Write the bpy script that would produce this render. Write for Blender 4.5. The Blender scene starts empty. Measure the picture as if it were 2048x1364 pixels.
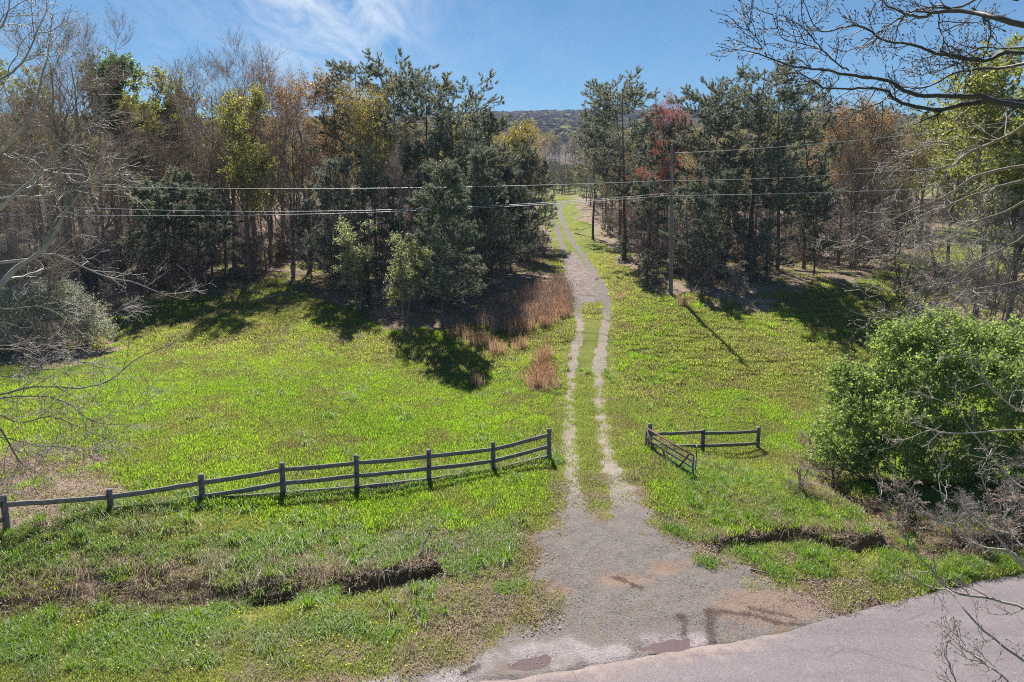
import bpy, math
import numpy as np
from math import radians, sin, cos, tan, pi

# ------------------------------------------------------------------ camera, sky, sun
S = bpy.context.scene
COL = S.collection
CAMZ, PITCH, FPX, SHIFT_PX = 10.5, radians(8.0), 1365.0, 110.0
cam_d = bpy.data.cameras.new("camera")
cam = bpy.data.objects.new("camera", cam_d)
COL.objects.link(cam)
cam.location = (0, 0, CAMZ)
cam.rotation_euler = (radians(90) - PITCH, 0, 0)
cam_d.sensor_width = 36.0
cam_d.lens = 36.0 * FPX / 2048.0
cam_d.shift_y = -SHIFT_PX / 2048.0
cam_d.clip_start = 0.1
cam_d.clip_end = 9000
S.camera = cam

SUN_EL = radians(50)
SUN_DIR = np.array([-0.204 * cos(SUN_EL), 0.979 * cos(SUN_EL), sin(SUN_EL)])   # towards the sun
SUN_AZ = math.atan2(SUN_DIR[0], SUN_DIR[1])
W = bpy.data.worlds.new("World")
S.world = W
W.use_nodes = True
wt = W.node_tree
for n in list(wt.nodes): wt.nodes.remove(n)
wo = wt.nodes.new("ShaderNodeOutputWorld")
bg = wt.nodes.new("ShaderNodeBackground")
bg.inputs[1].default_value = 0.060
sky = wt.nodes.new("ShaderNodeTexSky")
sky.sky_type = 'NISHITA'
sky.sun_disc = False
sky.sun_elevation = SUN_EL
sky.sun_rotation = SUN_AZ
sky.altitude = 1200
sky.air_density = 1.0
sky.dust_density = 0.0
sky.ozone_density = 2.0
wt.links.new(bg.outputs[0], wo.inputs[0])
# thin cirrus, laid out by direction
tc = wt.nodes.new("ShaderNodeTexCoord")
def wn(t, **k):
    n = wt.nodes.new(t)
    for a, b in k.items(): setattr(n, a, b)
    return n
def wmath(op, a, b=None, clamp=False):
    n = wn("ShaderNodeMath", operation=op); n.use_clamp = clamp
    for i, v in enumerate([a, b]):
        if v is None: continue
        if isinstance(v, (int, float)): n.inputs[i].default_value = v
        else: wt.links.new(v, n.inputs[i])
    return n.outputs[0]
sep = wn("ShaderNodeSeparateXYZ"); wt.links.new(tc.outputs['Generated'], sep.inputs[0])
iz = wmath('ADD', wmath('MAXIMUM', sep.outputs[2], 0.0), 0.12)
u = wmath('DIVIDE', sep.outputs[0], iz); v = wmath('DIVIDE', sep.outputs[1], iz)
comb = wn("ShaderNodeCombineXYZ"); wt.links.new(u, comb.inputs[0]); wt.links.new(v, comb.inputs[1])
mp = wn("ShaderNodeMapping"); mp.inputs['Scale'].default_value = (1.5, 0.55, 1); mp.inputs['Rotation'].default_value = (0, 0, radians(24)); mp.inputs['Location'].default_value = (0.35, 0.3, 0)
wt.links.new(comb.outputs[0], mp.inputs[0])
n1 = wn("ShaderNodeTexNoise"); n1.inputs['Scale'].default_value = 0.9; n1.inputs['Detail'].default_value = 2
n2 = wn("ShaderNodeTexNoise"); n2.inputs['Scale'].default_value = 3.4; n2.inputs['Detail'].default_value = 9; n2.inputs['Roughness'].default_value = 0.62; n2.inputs['Distortion'].default_value = 0.5
wt.links.new(mp.outputs[0], n1.inputs[0]); wt.links.new(mp.outputs[0], n2.inputs[0])
# one plume of cirrus near the sun's bearing, thin veil elsewhere
az = wmath('ARCTAN2', sep.outputs[0], sep.outputs[1])
d1 = wmath('DIVIDE', wmath('SUBTRACT', az, -0.235), 0.10)
gauss = wmath('POWER', 2.718, wmath('MULTIPLY', wmath('MULTIPLY', d1, d1), -1.0))
d2 = wmath('DIVIDE', wmath('SUBTRACT', az, -0.36), 0.34)
gauss2 = wmath('POWER', 2.718, wmath('MULTIPLY', wmath('MULTIPLY', d2, d2), -1.0))
hi = wn("ShaderNodeMapRange"); wt.links.new(sep.outputs[2], hi.inputs[0]); hi.inputs[1].default_value = 0.12; hi.inputs[2].default_value = 0.26
amt = wmath('ADD', wmath('MULTIPLY', gauss, wmath('MULTIPLY', hi.outputs[0], 0.95)), wmath('ADD', 0.015, wmath('MULTIPLY', gauss2, 0.11)))
cl = wn("ShaderNodeMapRange"); wt.links.new(n2.outputs[0], cl.inputs[0]); cl.inputs[1].default_value = 0.36; cl.inputs[2].default_value = 0.72
cover = wmath('MULTIPLY', wmath('MULTIPLY', cl.outputs[0], wmath('ADD', n1.outputs[0], 0.35)), wmath('MULTIPLY', amt, 1.6), clamp=True)
mx = wn("ShaderNodeMix", data_type='RGBA')
wt.links.new(cover, mx.inputs[0]); mx.inputs[7].default_value = (9.0, 9.4, 10.0, 1)
tint = wn("ShaderNodeMix", data_type='RGBA', blend_type='MULTIPLY'); tint.inputs[0].default_value = 1.0
tint.inputs[7].default_value = (0.48, 0.72, 0.83, 1)
wt.links.new(sky.outputs[0], tint.inputs[6])
wt.links.new(tint.outputs[2], mx.inputs[6]); wt.links.new(mx.outputs[2], bg.inputs[0])

sl = bpy.data.lights.new("sun", 'SUN'); sl.energy = 5.0; sl.angle = radians(0.6); sl.color = (1.0, 0.95, 0.87)
so = bpy.data.objects.new("sun", sl); COL.objects.link(so)
import mathutils
so.rotation_euler = mathutils.Vector((-SUN_DIR).tolist()).to_track_quat('-Z', 'Y').to_euler()
so.location = (0, 0, 60)
S.view_settings.view_transform = 'Standard'
S.view_settings.look = 'None'
S.view_settings.gamma = 1.0
S.view_settings.exposure = 0.92
S.view_settings.use_curve_mapping = False
S.render.engine = 'CYCLES'
S.cycles.max_bounces = 8
S.cycles.diffuse_bounces = 4
S.cycles.glossy_bounces = 2
S.cycles.transmission_bounces = 4
S.cycles.volume_bounces = 0
S.cycles.use_denoising = False
S.cycles.filter_width = 1.05
S.cycles.denoising_prefilter = 'ACCURATE'
S.cycles.caustics_reflective = False
S.cycles.caustics_refractive = False

# ------------------------------------------------------------------ numpy helpers
RNG = np.random.default_rng(7)
_T = np.random.default_rng(3).random((256, 256))
def vnoise(x, y):
    xi = np.floor(x).astype(int); yi = np.floor(y).astype(int)
    fx = x - xi; fy = y - yi
    fx = fx * fx * (3 - 2 * fx); fy = fy * fy * (3 - 2 * fy)
    g = lambda a, b: _T[a & 255, b & 255]
    return (g(xi, yi) * (1 - fx) + g(xi + 1, yi) * fx) * (1 - fy) + (g(xi, yi + 1) * (1 - fx) + g(xi + 1, yi + 1) * fx) * fy
def fbm(x, y, s=1.0, o=4, seed=0):
    x = np.asarray(x, float) * s + seed * 17.3; y = np.asarray(y, float) * s + seed * 5.1
    r = 0; a = 0.5
    for i in range(o):
        r = r + a * vnoise(x, y); x = x * 2.03 + 7.7; y = y * 2.03 + 3.3; a *= 0.5
    return r / (1 - 0.5 ** o)
def sstep(a, b, x):
    t = np.clip((x - a) / (b - a), 0, 1)
    return t * t * (3 - 2 * t)

_PY = np.array([-400, 0, 10, 15, 20, 25, 30, 36, 42, 48, 55, 65, 80, 100, 125, 150, 165, 200, 260, 350, 500, 700, 1000, 1300, 1450, 1600, 2600, 4000])
_PZ = np.array([-3, 0, 0, 0, .3, .3, .35, .7, 1.4, 2.2, 3.0, 3.5, 4.4, 5.6, 7.0, 8.3, 8.9, 9.6, 12, 18, 32, 62, 108, 150, 163, 155, 100, 60.])
def base_h(X, Y):
    X = np.asarray(X, float); Y = np.asarray(Y, float)
    Yc = Y
    k = 1.6 + 0.02 * np.abs(Yc)
    z = (np.interp(Yc - k, _PY, _PZ) + np.interp(Yc, _PY, _PZ) * 2 + np.interp(Yc + k, _PY, _PZ)) / 4
    # rise towards the far left of the fence, low ground towards the creek
    z = z + 1.0 * sstep(-3, -13, X) * sstep(14.5, 19, Y) * (1 - sstep(26, 40, Y))
    z = z - 1.25 * sstep(4.5, 10.5, X) * sstep(21.5, 28, Y) * (1 - sstep(34, 50, Y))
    z = z + 0.8 * sstep(8, 13, X) * sstep(44, 52, Y) * (1 - sstep(60, 80, Y)) * (1 - sstep(22, 30, X))
    z = z + 0.45 * (fbm(X, Y, 0.09, 3, 1) - 0.5) * sstep(22, 40, Y) * 2
    # ridge varies along its length
    z = z * (1 - 0.07 * sstep(500, 1200, Y) + 0.05 * np.sin(X / 260.0 + 0.6) * sstep(500, 1200, Y))
    return z

cp, sp = cos(PITCH), sin(PITCH)
def project(P):
    P = np.asarray(P, float)
    Yv = P[..., 1]; Zv = P[..., 2] - CAMZ
    zc = Yv * cp - Zv * sp; yc = Yv * sp + Zv * cp
    return 1024 + FPX * P[..., 0] / zc, 682 - SHIFT_PX - FPX * yc / zc, zc
def ray(px, py):
    a = (px - 1024) / FPX; b = -(py - 682 + SHIFT_PX) / FPX
    d = np.array([a, cp + b * sp, -sp + b * cp])
    return d / d[1]                      # per metre of Y
def at(px, py, D):
    return np.array([0, 0, CAMZ]) + ray(px, py) * D
_YS = np.concatenate([np.arange(8, 80, 0.03), np.arange(80, 400, 0.3), np.arange(400, 2500, 4)])
def G(px, py, hf=base_h):
    d = ray(px, py)
    zz = CAMZ + d[2] * _YS
    hh = hf(d[0] * _YS, _YS)
    k = np.argmax(zz <= hh)
    if zz[k] > hh[k]: k = len(_YS) - 1
    return np.array([d[0] * _YS[k], _YS[k], hh[k]])
def GL(pts): return np.array([G(*p)[:2] for p in pts])

def seg_dist(X, Y, L):
    """distance to a polyline, signed side and parameter"""
    best = np.full(X.shape, 1e9); side = np.zeros(X.shape); tt = np.zeros(X.shape)
    n = len(L) - 1
    for i in range(n):
        a, b = L[i], L[i + 1]; d = b - a; l2 = (d ** 2).sum()
        t = np.clip(((X - a[0]) * d[0] + (Y - a[1]) * d[1]) / l2, 0, 1)
        ex = X - a[0] - t * d[0]; ey = Y - a[1] - t * d[1]
        q = np.hypot(ex, ey)
        m = q < best
        best = np.where(m, q, best); side = np.where(m, d[0] * ey - d[1] * ex, side) ; tt = np.where(m, (i + t) / n, tt)
    return best, np.sign(side), tt
def poly_sd(X, Y, L):
    """signed distance, inside positive"""
    inside = np.zeros(X.shape, bool)
    n = len(L)
    for i in range(n):
        a, b = L[i], L[(i + 1) % n]
        c = ((a[1] > Y) != (b[1] > Y)) & (X < (b[0] - a[0]) * (Y - a[1]) / (b[1] - a[1] + 1e-12) + a[0])
        inside ^= c
    d, _, _ = seg_dist(X, Y, np.vstack([L, L[:1]]))
    return np.where(inside, d, -d)

DITCH_L = GL([(-420, 1225), (-150, 1220), (0, 1212), (130, 1205), (300, 1187), (420, 1188), (520, 1180), (620, 1168), (700, 1160), (790, 1148), (850, 1135), (885, 1118)])
DITCH_R = GL([(1415, 1100), (1455, 1085), (1520, 1068), (1600, 1068), (1690, 1085), (1760, 1080), (1860, 1100), (1960, 1085), (2100, 1070), (2400, 1040)])
CREEK = GL([(1610, 905), (1640, 945), (1680, 985), (1740, 1020), (1800, 1060), (1850, 1092)])
def H(X, Y):
    X = np.asarray(X, float); Y = np.asarray(Y, float)
    z = base_h(X, Y)
    near = (Y < 34) & (Y > 11) & (np.abs(X) < 45)
    if np.any(near):
        xn, yn = X[near] if X.ndim else X, Y[near] if Y.ndim else Y
        xn = np.atleast_1d(xn); yn = np.atleast_1d(yn)
        wob = (fbm(xn, yn, 0.9, 3, 4) - 0.5) * 0.7
        out = np.zeros(xn.shape)
        for L, dep, wn_, wf in ((DITCH_L, 0.46, 1.0, 0.40), (DITCH_R, 0.75, 0.8, 0.42), (CREEK, 0.6, 0.6, 0.7)):
            d, s, t = seg_dist(xn, yn, L)
            endf = sstep(0.0, 0.05, t) * (1 - sstep(0.95, 1.0, t)) if L is not CREEK else sstep(0, 0.15, t)
            if L is DITCH_R: endf = sstep(0.0, 0.05, t)
            w = np.where(s > 0, wf, wn_)         # far bank steep, near bank gentle
            dd = np.maximum(d + wob * np.where(s > 0, 0.45, 0.5), 0)
            # the lip of the far bank is slightly raised
            q = 1 - sstep(w * 0.25, w, dd)
            if L is DITCH_L: endf = endf * (0.3 + 0.7 * np.clip(sstep(.30, .38, t) * (1 - sstep(.60, .64, t)) + sstep(.68, .72, t), 0, 1))
            out = np.minimum(out, -dep * q * endf * (0.35 + 0.85 * sstep(0.36, 0.6, fbm(xn, yn, 0.42, 2, 9))))
        rough = (fbm(xn, yn, 2.2, 3, 6) - 0.5) * 0.10 * sstep(13.5, 16, yn)
        if z.ndim: z[near] = z[near] + out + rough
        else: z = z + float(out[0] + rough[0])
    return z
def Hf(x, y): return float(H(np.array([x]), np.array([y]))[0])

# ------------------------------------------------------------------ zones on the ground (world coordinates)
RUT_L = GL([(1215, 1120), (1175, 1060), (1150, 1010), (1145, 940), (1140, 870), (1138, 800), (1143, 740), (1152, 690), (1160, 650), (1152, 600), (1138, 540), (1118, 470), (1102, 435), (1112, 402)])
RUT_R = GL([(1290, 1120), (1262, 1060), (1240, 1010), (1222, 940), (1208, 870), (1198, 800), (1197, 740), (1203, 690), (1212, 640), (1216, 600), (1188, 540), (1150, 490), (1128, 450), (1118, 420), (1130, 401)])
APRON = GL([(1140, 985), (1112, 1050), (1072, 1105), (1100, 1180), (1085, 1235), (1000, 1285), (900, 1335), (700, 1345), (560, 1362), (560, 1420), (1200, 1420), (1640, 1250), (1700, 1215), (1600, 1180), (1490, 1140), (1410, 1115), (1335, 1065), (1282, 1010), (1252, 965), (1225, 1040), (1180, 1040)])
SHALE = GL([(1118, 520), (1108, 570), (1145, 606), (1208, 604), (1204, 575), (1172, 530), (1146, 500)])
ROAD_EDGE = GL([(-900, 1420), (0, 1405), (500, 1390), (900, 1368), (1100, 1345), (1200, 1327), (1300, 1304), (1400, 1290), (1500, 1272), (1560, 1262), (1640, 1236), (1760, 1203), (1880, 1172), (1960, 1152), (2060, 1132), (2200, 1112), (2500, 1080), (3000, 1045)])
LITTER = GL([(-300, 885), (60, 885), (170, 892), (280, 925), (300, 960), (240, 1010), (120, 1035), (0, 1042), (-300, 1050)])
WOOD_L = GL([(-900, 660), (-200, 735), (60, 750), (225, 722), (235, 690), (205, 640), (300, 612), (430, 585), (560, 560), (620, 590), (690, 612), (740, 645), (880, 665), (960, 655), (1120, 625), (1125, 560), (1100, 480), (1080, 420), (1092, 405), (900, 392), (-900, 392)])
WOOD_R = GL([(1145, 396), (1160, 430), (1215, 500), (1265, 560), (1310, 590), (1420, 600), (1500, 612), (1560, 590), (1640, 575), (1750, 548), (1850, 500), (1900, 455), (2700, 420), (2700, 393)])
THICKET = GL([(1780, 640), (1850, 600), (1960, 560), (2100, 520), (2600, 520), (2600, 800), (2048, 800), (1880, 690)])
BARE_R = GL([(1640, 1175), (1560, 1150), (1480, 1125), (1560, 1115), (1650, 1135), (1760, 1160), (1850, 1165), (1760, 1200), (1660, 1225)])
BANKB = GL([(1600, 870), (1660, 880), (1760, 940), (1900, 980), (2200, 960), (2200, 1090), (1900, 1110), (1700, 1095), (1620, 1010), (1590, 930)])
VERGE = GL([(880, 1150), (940, 1120), (1050, 1110), (1075, 1250), (970, 1305), (860, 1310), (760, 1300), (860, 1235)])

def zones(X, Y):
    sh = X.shape; X = X.ravel(); Y = Y.ravel()
    n1 = fbm(X, Y, 1.3, 4, 2) - 0.5; n2 = fbm(X, Y, 5.0, 3, 3) - 0.5; n3 = fbm(X, Y, 0.35, 3, 5) - 0.5
    Z = {}
    grav = np.zeros(X.shape)
    tr = (np.abs(X) < 40) & (Y < 320)
    if tr.any():
        x, y = X[tr], Y[tr]
        g = np.zeros(x.shape)
        far = sstep(60, 120, y)
        for L in (RUT_L, RUT_R):
            d, s, t = seg_dist(x, y, L)
            g = np.maximum(g, 1 - sstep(0.14, 0.44 + 0.25 * far, d + 0.42 * n2[tr] + 0.38 * n1[tr]))
        g = g * np.where(y > 46, 1, 0.94)
        p = poly_sd(x, y, APRON)
        g = np.maximum(g, sstep(-0.3, 0.35, p + 1.5 * n1[tr] + 0.9 * n2[tr]))
        p2 = poly_sd(x, y, SHALE)
        sh_ = sstep(-0.3, 0.4, p2 + 1.2 * n1[tr] + 0.6 * n2[tr])
        grav[tr] = np.maximum(g, sh_)
        shale = np.zeros(X.shape); shale[tr] = sh_
    else: shale = np.zeros(X.shape)
    Z['gravel'] = grav; Z['shale'] = shale
    lit = np.zeros(X.shape)
    for L, a in ((WOOD_L, 1.5), (WOOD_R, 1.5), (LITTER, 0.9), (THICKET, 1.5)):
        p = poly_sd(X, Y, L)
        lit = np.maximum(lit, sstep(-0.6 * a, 0.6 * a, p + (2.2 * n1 + 2.0 * n3) * a))
    lit = lit * (1 - 0.0 * grav)
    far_field = sstep(238, 250, Y) * (1 - sstep(380, 420, Y))
    lit = np.maximum(lit, sstep(160, 168, Y) * 0.45)
    lit = lit * (1 - far_field)
    lit = np.maximum(lit, sstep(380, 420, Y))
    Z['litter'] = lit
    pb = poly_sd(X, Y, BARE_R)
    dirt = sstep(-0.25, 0.35, pb + 2.6 * n1 - 0.25)
    pv = poly_sd(X, Y, VERGE)
    Z['verge'] = sstep(-0.6, 0.8, pv + 1.5 * n1)
    pa = poly_sd(X, Y, APRON)
    Z['verge'] = np.maximum(Z['verge'], 0.8 * sstep(-1.3, -0.1, pa + 2.4 * n1 + 0.8 * n2) * (Y < 24))
    dl_, sl_, tl_ = seg_dist(X, Y, DITCH_L); dr_, sr_, tr_ = seg_dist(X, Y, DITCH_R)
    bank = ((sl_ > 0) & (tl_ > 0.15)) * sstep(1.7, 0.7, dl_ + 2.4 * n1) + (sr_ > 0) * sstep(1.3, 0.5, dr_ + 2.0 * n1)
    Z['verge'] = np.clip(np.maximum(Z['verge'], 0.85 * bank), 0, 1)
    pk = poly_sd(X, Y, BANKB)
    dirt = np.maximum(dirt, 0.85 * sstep(-0.4, 0.6, pk + 1.6 * n1))
    for L in (DITCH_L, DITCH_R, CREEK):
        d, s, t = seg_dist(X, Y, L)
        # bare soil on the bed and on the steep far bank only
        ok = sstep(0.0, 0.06, t) if L is not DITCH_R else sstep(0.0, 0.05, t)
        dd = np.where(s > 0, d, d * 1.9)
        patchy = sstep(0.40, 0.55, fbm(X, Y, 0.45, 2, 12) + 0.16)
        dirt = np.maximum(dirt, (1 - sstep(0.28, 0.62, dd + 0.7 * n1)) * ok * (0.35 + 0.65 * patchy))
    Z['dirt'] = dirt
    return {k: v.reshape(sh) for k, v in Z.items()}

# ------------------------------------------------------------------ mesh building
def mesh_np(name, V, quads=None, tris=None, mats=(), qmat=None, tmat=None, smooth=False, attrs=None):
    me = bpy.data.meshes.new(name)
    V = np.ascontiguousarray(V, np.float32)
    quads = np.zeros((0, 4), int) if quads is None else np.asarray(quads)
    tris = np.zeros((0, 3), int) if tris is None else np.asarray(tris)
    nq, nt = len(quads), len(tris)
    me.vertices.add(len(V)); me.vertices.foreach_set('co', V.ravel())
    me.loops.add(nq * 4 + nt * 3)
    me.loops.foreach_set('vertex_index', np.concatenate([quads.ravel(), tris.ravel()]).astype(np.int32))
    me.polygons.add(nq + nt)
    ls = np.concatenate([np.arange(nq) * 4, nq * 4 + np.arange(nt) * 3]).astype(np.int32)
    me.polygons.foreach_set('loop_start', ls)
    for m in mats: me.materials.append(m)
    if qmat is not None or tmat is not None:
        mi = np.concatenate([np.zeros(nq) if qmat is None else qmat, np.zeros(nt) if tmat is None else tmat]).astype(np.int32)
        me.polygons.foreach_set('material_index', mi)
    if smooth: me.polygons.foreach_set('use_smooth', np.ones(nq + nt, bool))
    me.update(calc_edges=True)
    if attrs:
        for k, a in attrs.items():
            at_ = me.attributes.new(k, 'FLOAT', 'POINT')
            at_.data.foreach_set('value', np.ascontiguousarray(a, np.float32).ravel())
    return me

class MB:
    """collects pieces into one mesh"""
    def __init__(s): s.V = []; s.Q = []; s.T = []; s.qm = []; s.tm = []; s.n = 0
    def add(s, V, quads=None, tris=None, m=0):
        V = np.asarray(V, float).reshape(-1, 3)
        if quads is not None and len(quads): q = np.asarray(quads) + s.n; s.Q.append(q); s.qm.append(np.full(len(q), m))
        if tris is not None and len(tris): t = np.asarray(tris) + s.n; s.T.append(t); s.tm.append(np.full(len(t), m))
        s.V.append(V); s.n += len(V)
    def mesh(s, name, mats, smooth=False):
        V = np.concatenate(s.V) if s.V else np.zeros((0, 3))
        Q = np.concatenate(s.Q) if s.Q else None; T = np.concatenate(s.T) if s.T else None
        return mesh_np(name, V, Q, T, mats, np.concatenate(s.qm) if s.qm else None, np.concatenate(s.tm) if s.tm else None, smooth)
    def tubes(s, P, R, sides=4, m=0):
        """P (N,K,3), R (N,K)"""
        P = np.asarray(P, float); R = np.asarray(R, float)
        N, K, _ = P.shape
        T = np.gradient(P, axis=1); T /= np.linalg.norm(T, axis=2, keepdims=True) + 1e-9
        T0 = T.mean(axis=1); T0 /= np.linalg.norm(T0, axis=1, keepdims=True) + 1e-9
        ref = np.where(np.abs(T0[:, 2:3]) > 0.8, np.array([[1.0, 0.13, 0]]), np.array([[0.1, 0.05, 1.0]]))
        Nn = np.cross(T, ref[:, None, :]); Nn /= np.linalg.norm(Nn, axis=2, keepdims=True) + 1e-9
        B = np.cross(T, Nn)
        a = np.arange(sides) * 2 * pi / sides
        ring = (Nn[:, :, None, :] * np.cos(a)[None, None, :, None] + B[:, :, None, :] * np.sin(a)[None, None, :, None]) * R[:, :, None, None] + P[:, :, None, :]
        V = ring.reshape(-1, 3)
        idx = np.arange(N * K * sides).reshape(N, K, sides)
        A = idx[:, :-1, :]; Bx = idx[:, 1:, :]
        q = np.stack([A, np.roll(A, -1, 2), np.roll(Bx, -1, 2), Bx], -1).reshape(-1, 4)
        s.add(V, q, None, m)
    def box(s, c, size, rot=None, m=0, taper=1.0):
        x, y, z = np.array(size) / 2
        v = np.array([[-x, -y, -z], [x, -y, -z], [x, y, -z], [-x, y, -z], [-x * taper, -y * taper, z], [x * taper, -y * taper, z], [x * taper, y * taper, z], [-x * taper, y * taper, z]])
        if rot is not None: v = v @ np.asarray(rot).T
        s.add(v + np.asarray(c), [[3, 2, 1, 0], [4, 5, 6, 7], [0, 1, 5, 4], [1, 2, 6, 5], [2, 3, 7, 6], [3, 0, 4, 7]], None, m)

def link(name, me, parent=None, loc=None):
    o = bpy.data.objects.new(name, me); COL.objects.link(o)
    if parent is not None: o.parent = parent
    if loc is not None: o.location = loc
    return o
def tag(o, label=None, cat=None, group=None, kind=None):
    if label: o['label'] = label
    if cat: o['category'] = cat
    if group: o['group'] = group
    if kind: o['kind'] = kind
    return o
def empty(name, loc, label, cat, group=None, rz=0.0, sc=1.0):
    o = bpy.data.objects.new(name, None); COL.objects.link(o)
    o.empty_display_size = 0.3
    o.location = loc; o.rotation_euler = (0, 0, rz)
    o.scale = (sc, sc, sc) if np.isscalar(sc) else sc
    return tag(o, label, cat, group)

# ------------------------------------------------------------------ materials
class NT:
    def __init__(s, name):
        s.m = bpy.data.materials.new(name); s.m.use_nodes = True; s.t = s.m.node_tree
        for n in list(s.t.nodes): s.t.nodes.remove(n)
        s.out = s.t.nodes.new("ShaderNodeOutputMaterial")
    def n(s, t, **k):
        x = s.t.nodes.new(t)
        for a, b in k.items(): setattr(x, a, b)
        return x
    def put(s, sock, v):
        if v is None: return
        if isinstance(v, bpy.types.NodeSocket): s.t.links.new(v, sock)
        elif isinstance(v, (tuple, list)) and sock.type == 'RGBA': sock.default_value = (*v[:3], 1)
        else: sock.default_value = v
    def pos(s): return s.n("ShaderNodeNewGeometry").outputs['Position']
    def objc(s): return s.n("ShaderNodeTexCoord").outputs['Object']
    def isl(s): return s.n("ShaderNodeNewGeometry").outputs['Random Per Island']
    def orand(s): return s.n("ShaderNodeObjectInfo").outputs['Random']
    def ocol(s): return s.n("ShaderNodeObjectInfo").outputs['Color']
    def noise(s, v, sc, det=4, rough=0.55, dist=0.0):
        n = s.n("ShaderNodeTexNoise"); s.put(n.inputs['Vector'], v); n.inputs['Scale'].default_value = sc
        n.inputs['Detail'].default_value = det; n.inputs['Roughness'].default_value = rough; n.inputs['Distortion'].default_value = dist
        return n.outputs[0]
    def map(s, v, scale):
        n = s.n("ShaderNodeMapping"); s.put(n.inputs[0], v); n.inputs['Scale'].default_value = scale; return n.outputs[0]
    def rng(s, v, a, b, c=0.0, d=1.0):
        n = s.n("ShaderNodeMapRange"); s.put(n.inputs[0], v)
        for i, q in enumerate((a, b, c, d)): s.put(n.inputs[i + 1], q)
        return n.outputs[0]
    def math(s, op, a, b=None):
        n = s.n("ShaderNodeMath", operation=op); s.put(n.inputs[0], a); s.put(n.inputs[1], b); return n.outputs[0]
    def mix(s, f, a, b, mode='MIX'):
        n = s.n("ShaderNodeMix", data_type='RGBA', blend_type=mode)
        s.put(n.inputs[0], f); s.put(n.inputs[6], a); s.put(n.inputs[7], b); return n.outputs[2]
    def attr(s, name):
        n = s.n("ShaderNodeAttribute"); n.attribute_name = name; return n.outputs['Fac']
    def bump(s, h, st=0.3, d=0.02):
        n = s.n("ShaderNodeBump"); s.put(n.inputs['Height'], h); n.inputs['Strength'].default_value = st; n.inputs['Distance'].default_value = d; return n.outputs[0]
    def pbr(s, col, rough=0.8, spec=0.3, nor=None, metal=0.0):
        n = s.n("ShaderNodeBsdfPrincipled"); s.put(n.inputs['Base Color'], col); s.put(n.inputs['Roughness'], rough)
        s.put(n.inputs['Specular IOR Level'], spec); s.put(n.inputs['Metallic'], metal)
        if nor is not None: s.put(n.inputs['Normal'], nor)
        return n.outputs[0]
    def leaf(s, col, tcol, f=0.4, rough=0.5, spec=0.35):
        a = s.pbr(col, rough, spec); t = s.n("ShaderNodeBsdfTranslucent"); s.put(t.inputs[0], tcol)
        m = s.n("ShaderNodeMixShader"); s.put(m.inputs[0], f); s.put(m.inputs[1], a); s.put(m.inputs[2], t.outputs[0]); return m.outputs[0]
    def done(s, sh): s.t.links.new(sh, s.out.inputs[0]); return s.m

def bark(name, a, b, sc=6.0):
    t = NT(name); p = t.objc()
    n = t.noise(t.map(p, (sc, sc, sc * 0.25)), 3.0, 5, 0.65); n2 = t.noise(p, 0.8, 2)
    c = t.mix(t.rng(n, 0.35, 0.7), a, b); c = t.mix(t.math('MULTIPLY', t.orand(), 0.35), c, tuple(q * 0.6 for q in a))
    return t.done(t.pbr(t.mix(t.rng(n2, 0.4, 0.7, 0, 0.5), c, tuple(q * 1.25 for q in b)), 0.9, 0.15, t.bump(n, 0.6, 0.03)))
M = {}
M['bark_pine'] = bark('bark_pine', (0.09, 0.075, 0.067), (0.22, 0.18, 0.155))
M['bark_grey'] = bark('bark_grey', (0.15, 0.125, 0.11), (0.36, 0.305, 0.265))
M['bark_pale'] = bark('bark_pale', (0.27, 0.25, 0.23), (0.46, 0.43, 0.40), 3)
def twig(name, a, b, rough=0.55, spec=0.4):
    t = NT(name)
    return t.done(t.pbr(t.mix(t.isl(), a, b), rough, spec))
M['twig'] = twig('twig', (0.20, 0.14, 0.115), (0.60, 0.46, 0.38))
M['twig_silhouette'] = twig('twig_silhouette', (0.05, 0.045, 0.045), (0.11, 0.095, 0.09))  # silhouette against the bright sky painted in as a dark colour
M['twig_pale_sunlit'] = twig('twig_pale_sunlit', (0.19, 0.16, 0.145), (0.44, 0.385, 0.35))  # foreground twigs: sunlit look put into the colour; pale brush shares it
def needle(name, a, b, tr):
    t = NT(name); r = t.isl()
    c = t.mix(t.math('POWER', r, 2.2), a, b)  # a few much paler needles paint in the highlights of the crown
    c = t.mix(t.math('MULTIPLY', t.orand(), 0.3), c, (0.14, 0.14, 0.09))
    return t.done(t.leaf(c, t.mix(t.math('POWER', r, 2.0), tr, tuple(min(1, q * 2.4) for q in tr)), 0.3, 0.5, 0.45))
M['needle'] = needle('needle', (0.13, 0.15, 0.12), (0.48, 0.49, 0.41), (0.24, 0.26, 0.17))
M['needle_pale'] = needle('needle_pale', (0.15, 0.175, 0.125), (0.50, 0.52, 0.42), (0.21, 0.23, 0.14))
t = NT('leaf_object_colour'); c = t.ocol(); r = t.isl()
cc = t.mix(r, t.mix(1.0, c, (0.55, 0.6, 0.55), 'MULTIPLY'), c)
M['leaf'] = t.done(t.leaf(cc, t.mix(1.0, c, (1.3, 1.25, 0.8), 'MULTIPLY'), 0.5, 0.45, 0.4))
t = NT('shrub_leaf'); r = t.rng(t.math('ADD', t.math('MULTIPLY', t.isl(), 0.45), t.noise(t.pos(), 1.1, 3)), 0.35, 1.0)
M['shrub_leaf'] = t.done(t.leaf(t.mix(r, (0.12, 0.20, 0.06), (0.28, 0.37, 0.13)), t.mix(r, (0.30, 0.46, 0.08), (0.52, 0.64, 0.16)), 0.5, 0.5, 0.35))
t = NT('honeysuckle_leaf'); r = t.isl()
M['grey_leaf'] = t.done(t.leaf(t.mix(r, (0.34, 0.37, 0.28), (0.56, 0.58, 0.47)), (0.50, 0.54, 0.38), 0.5, 0.5, 0.4))

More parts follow.
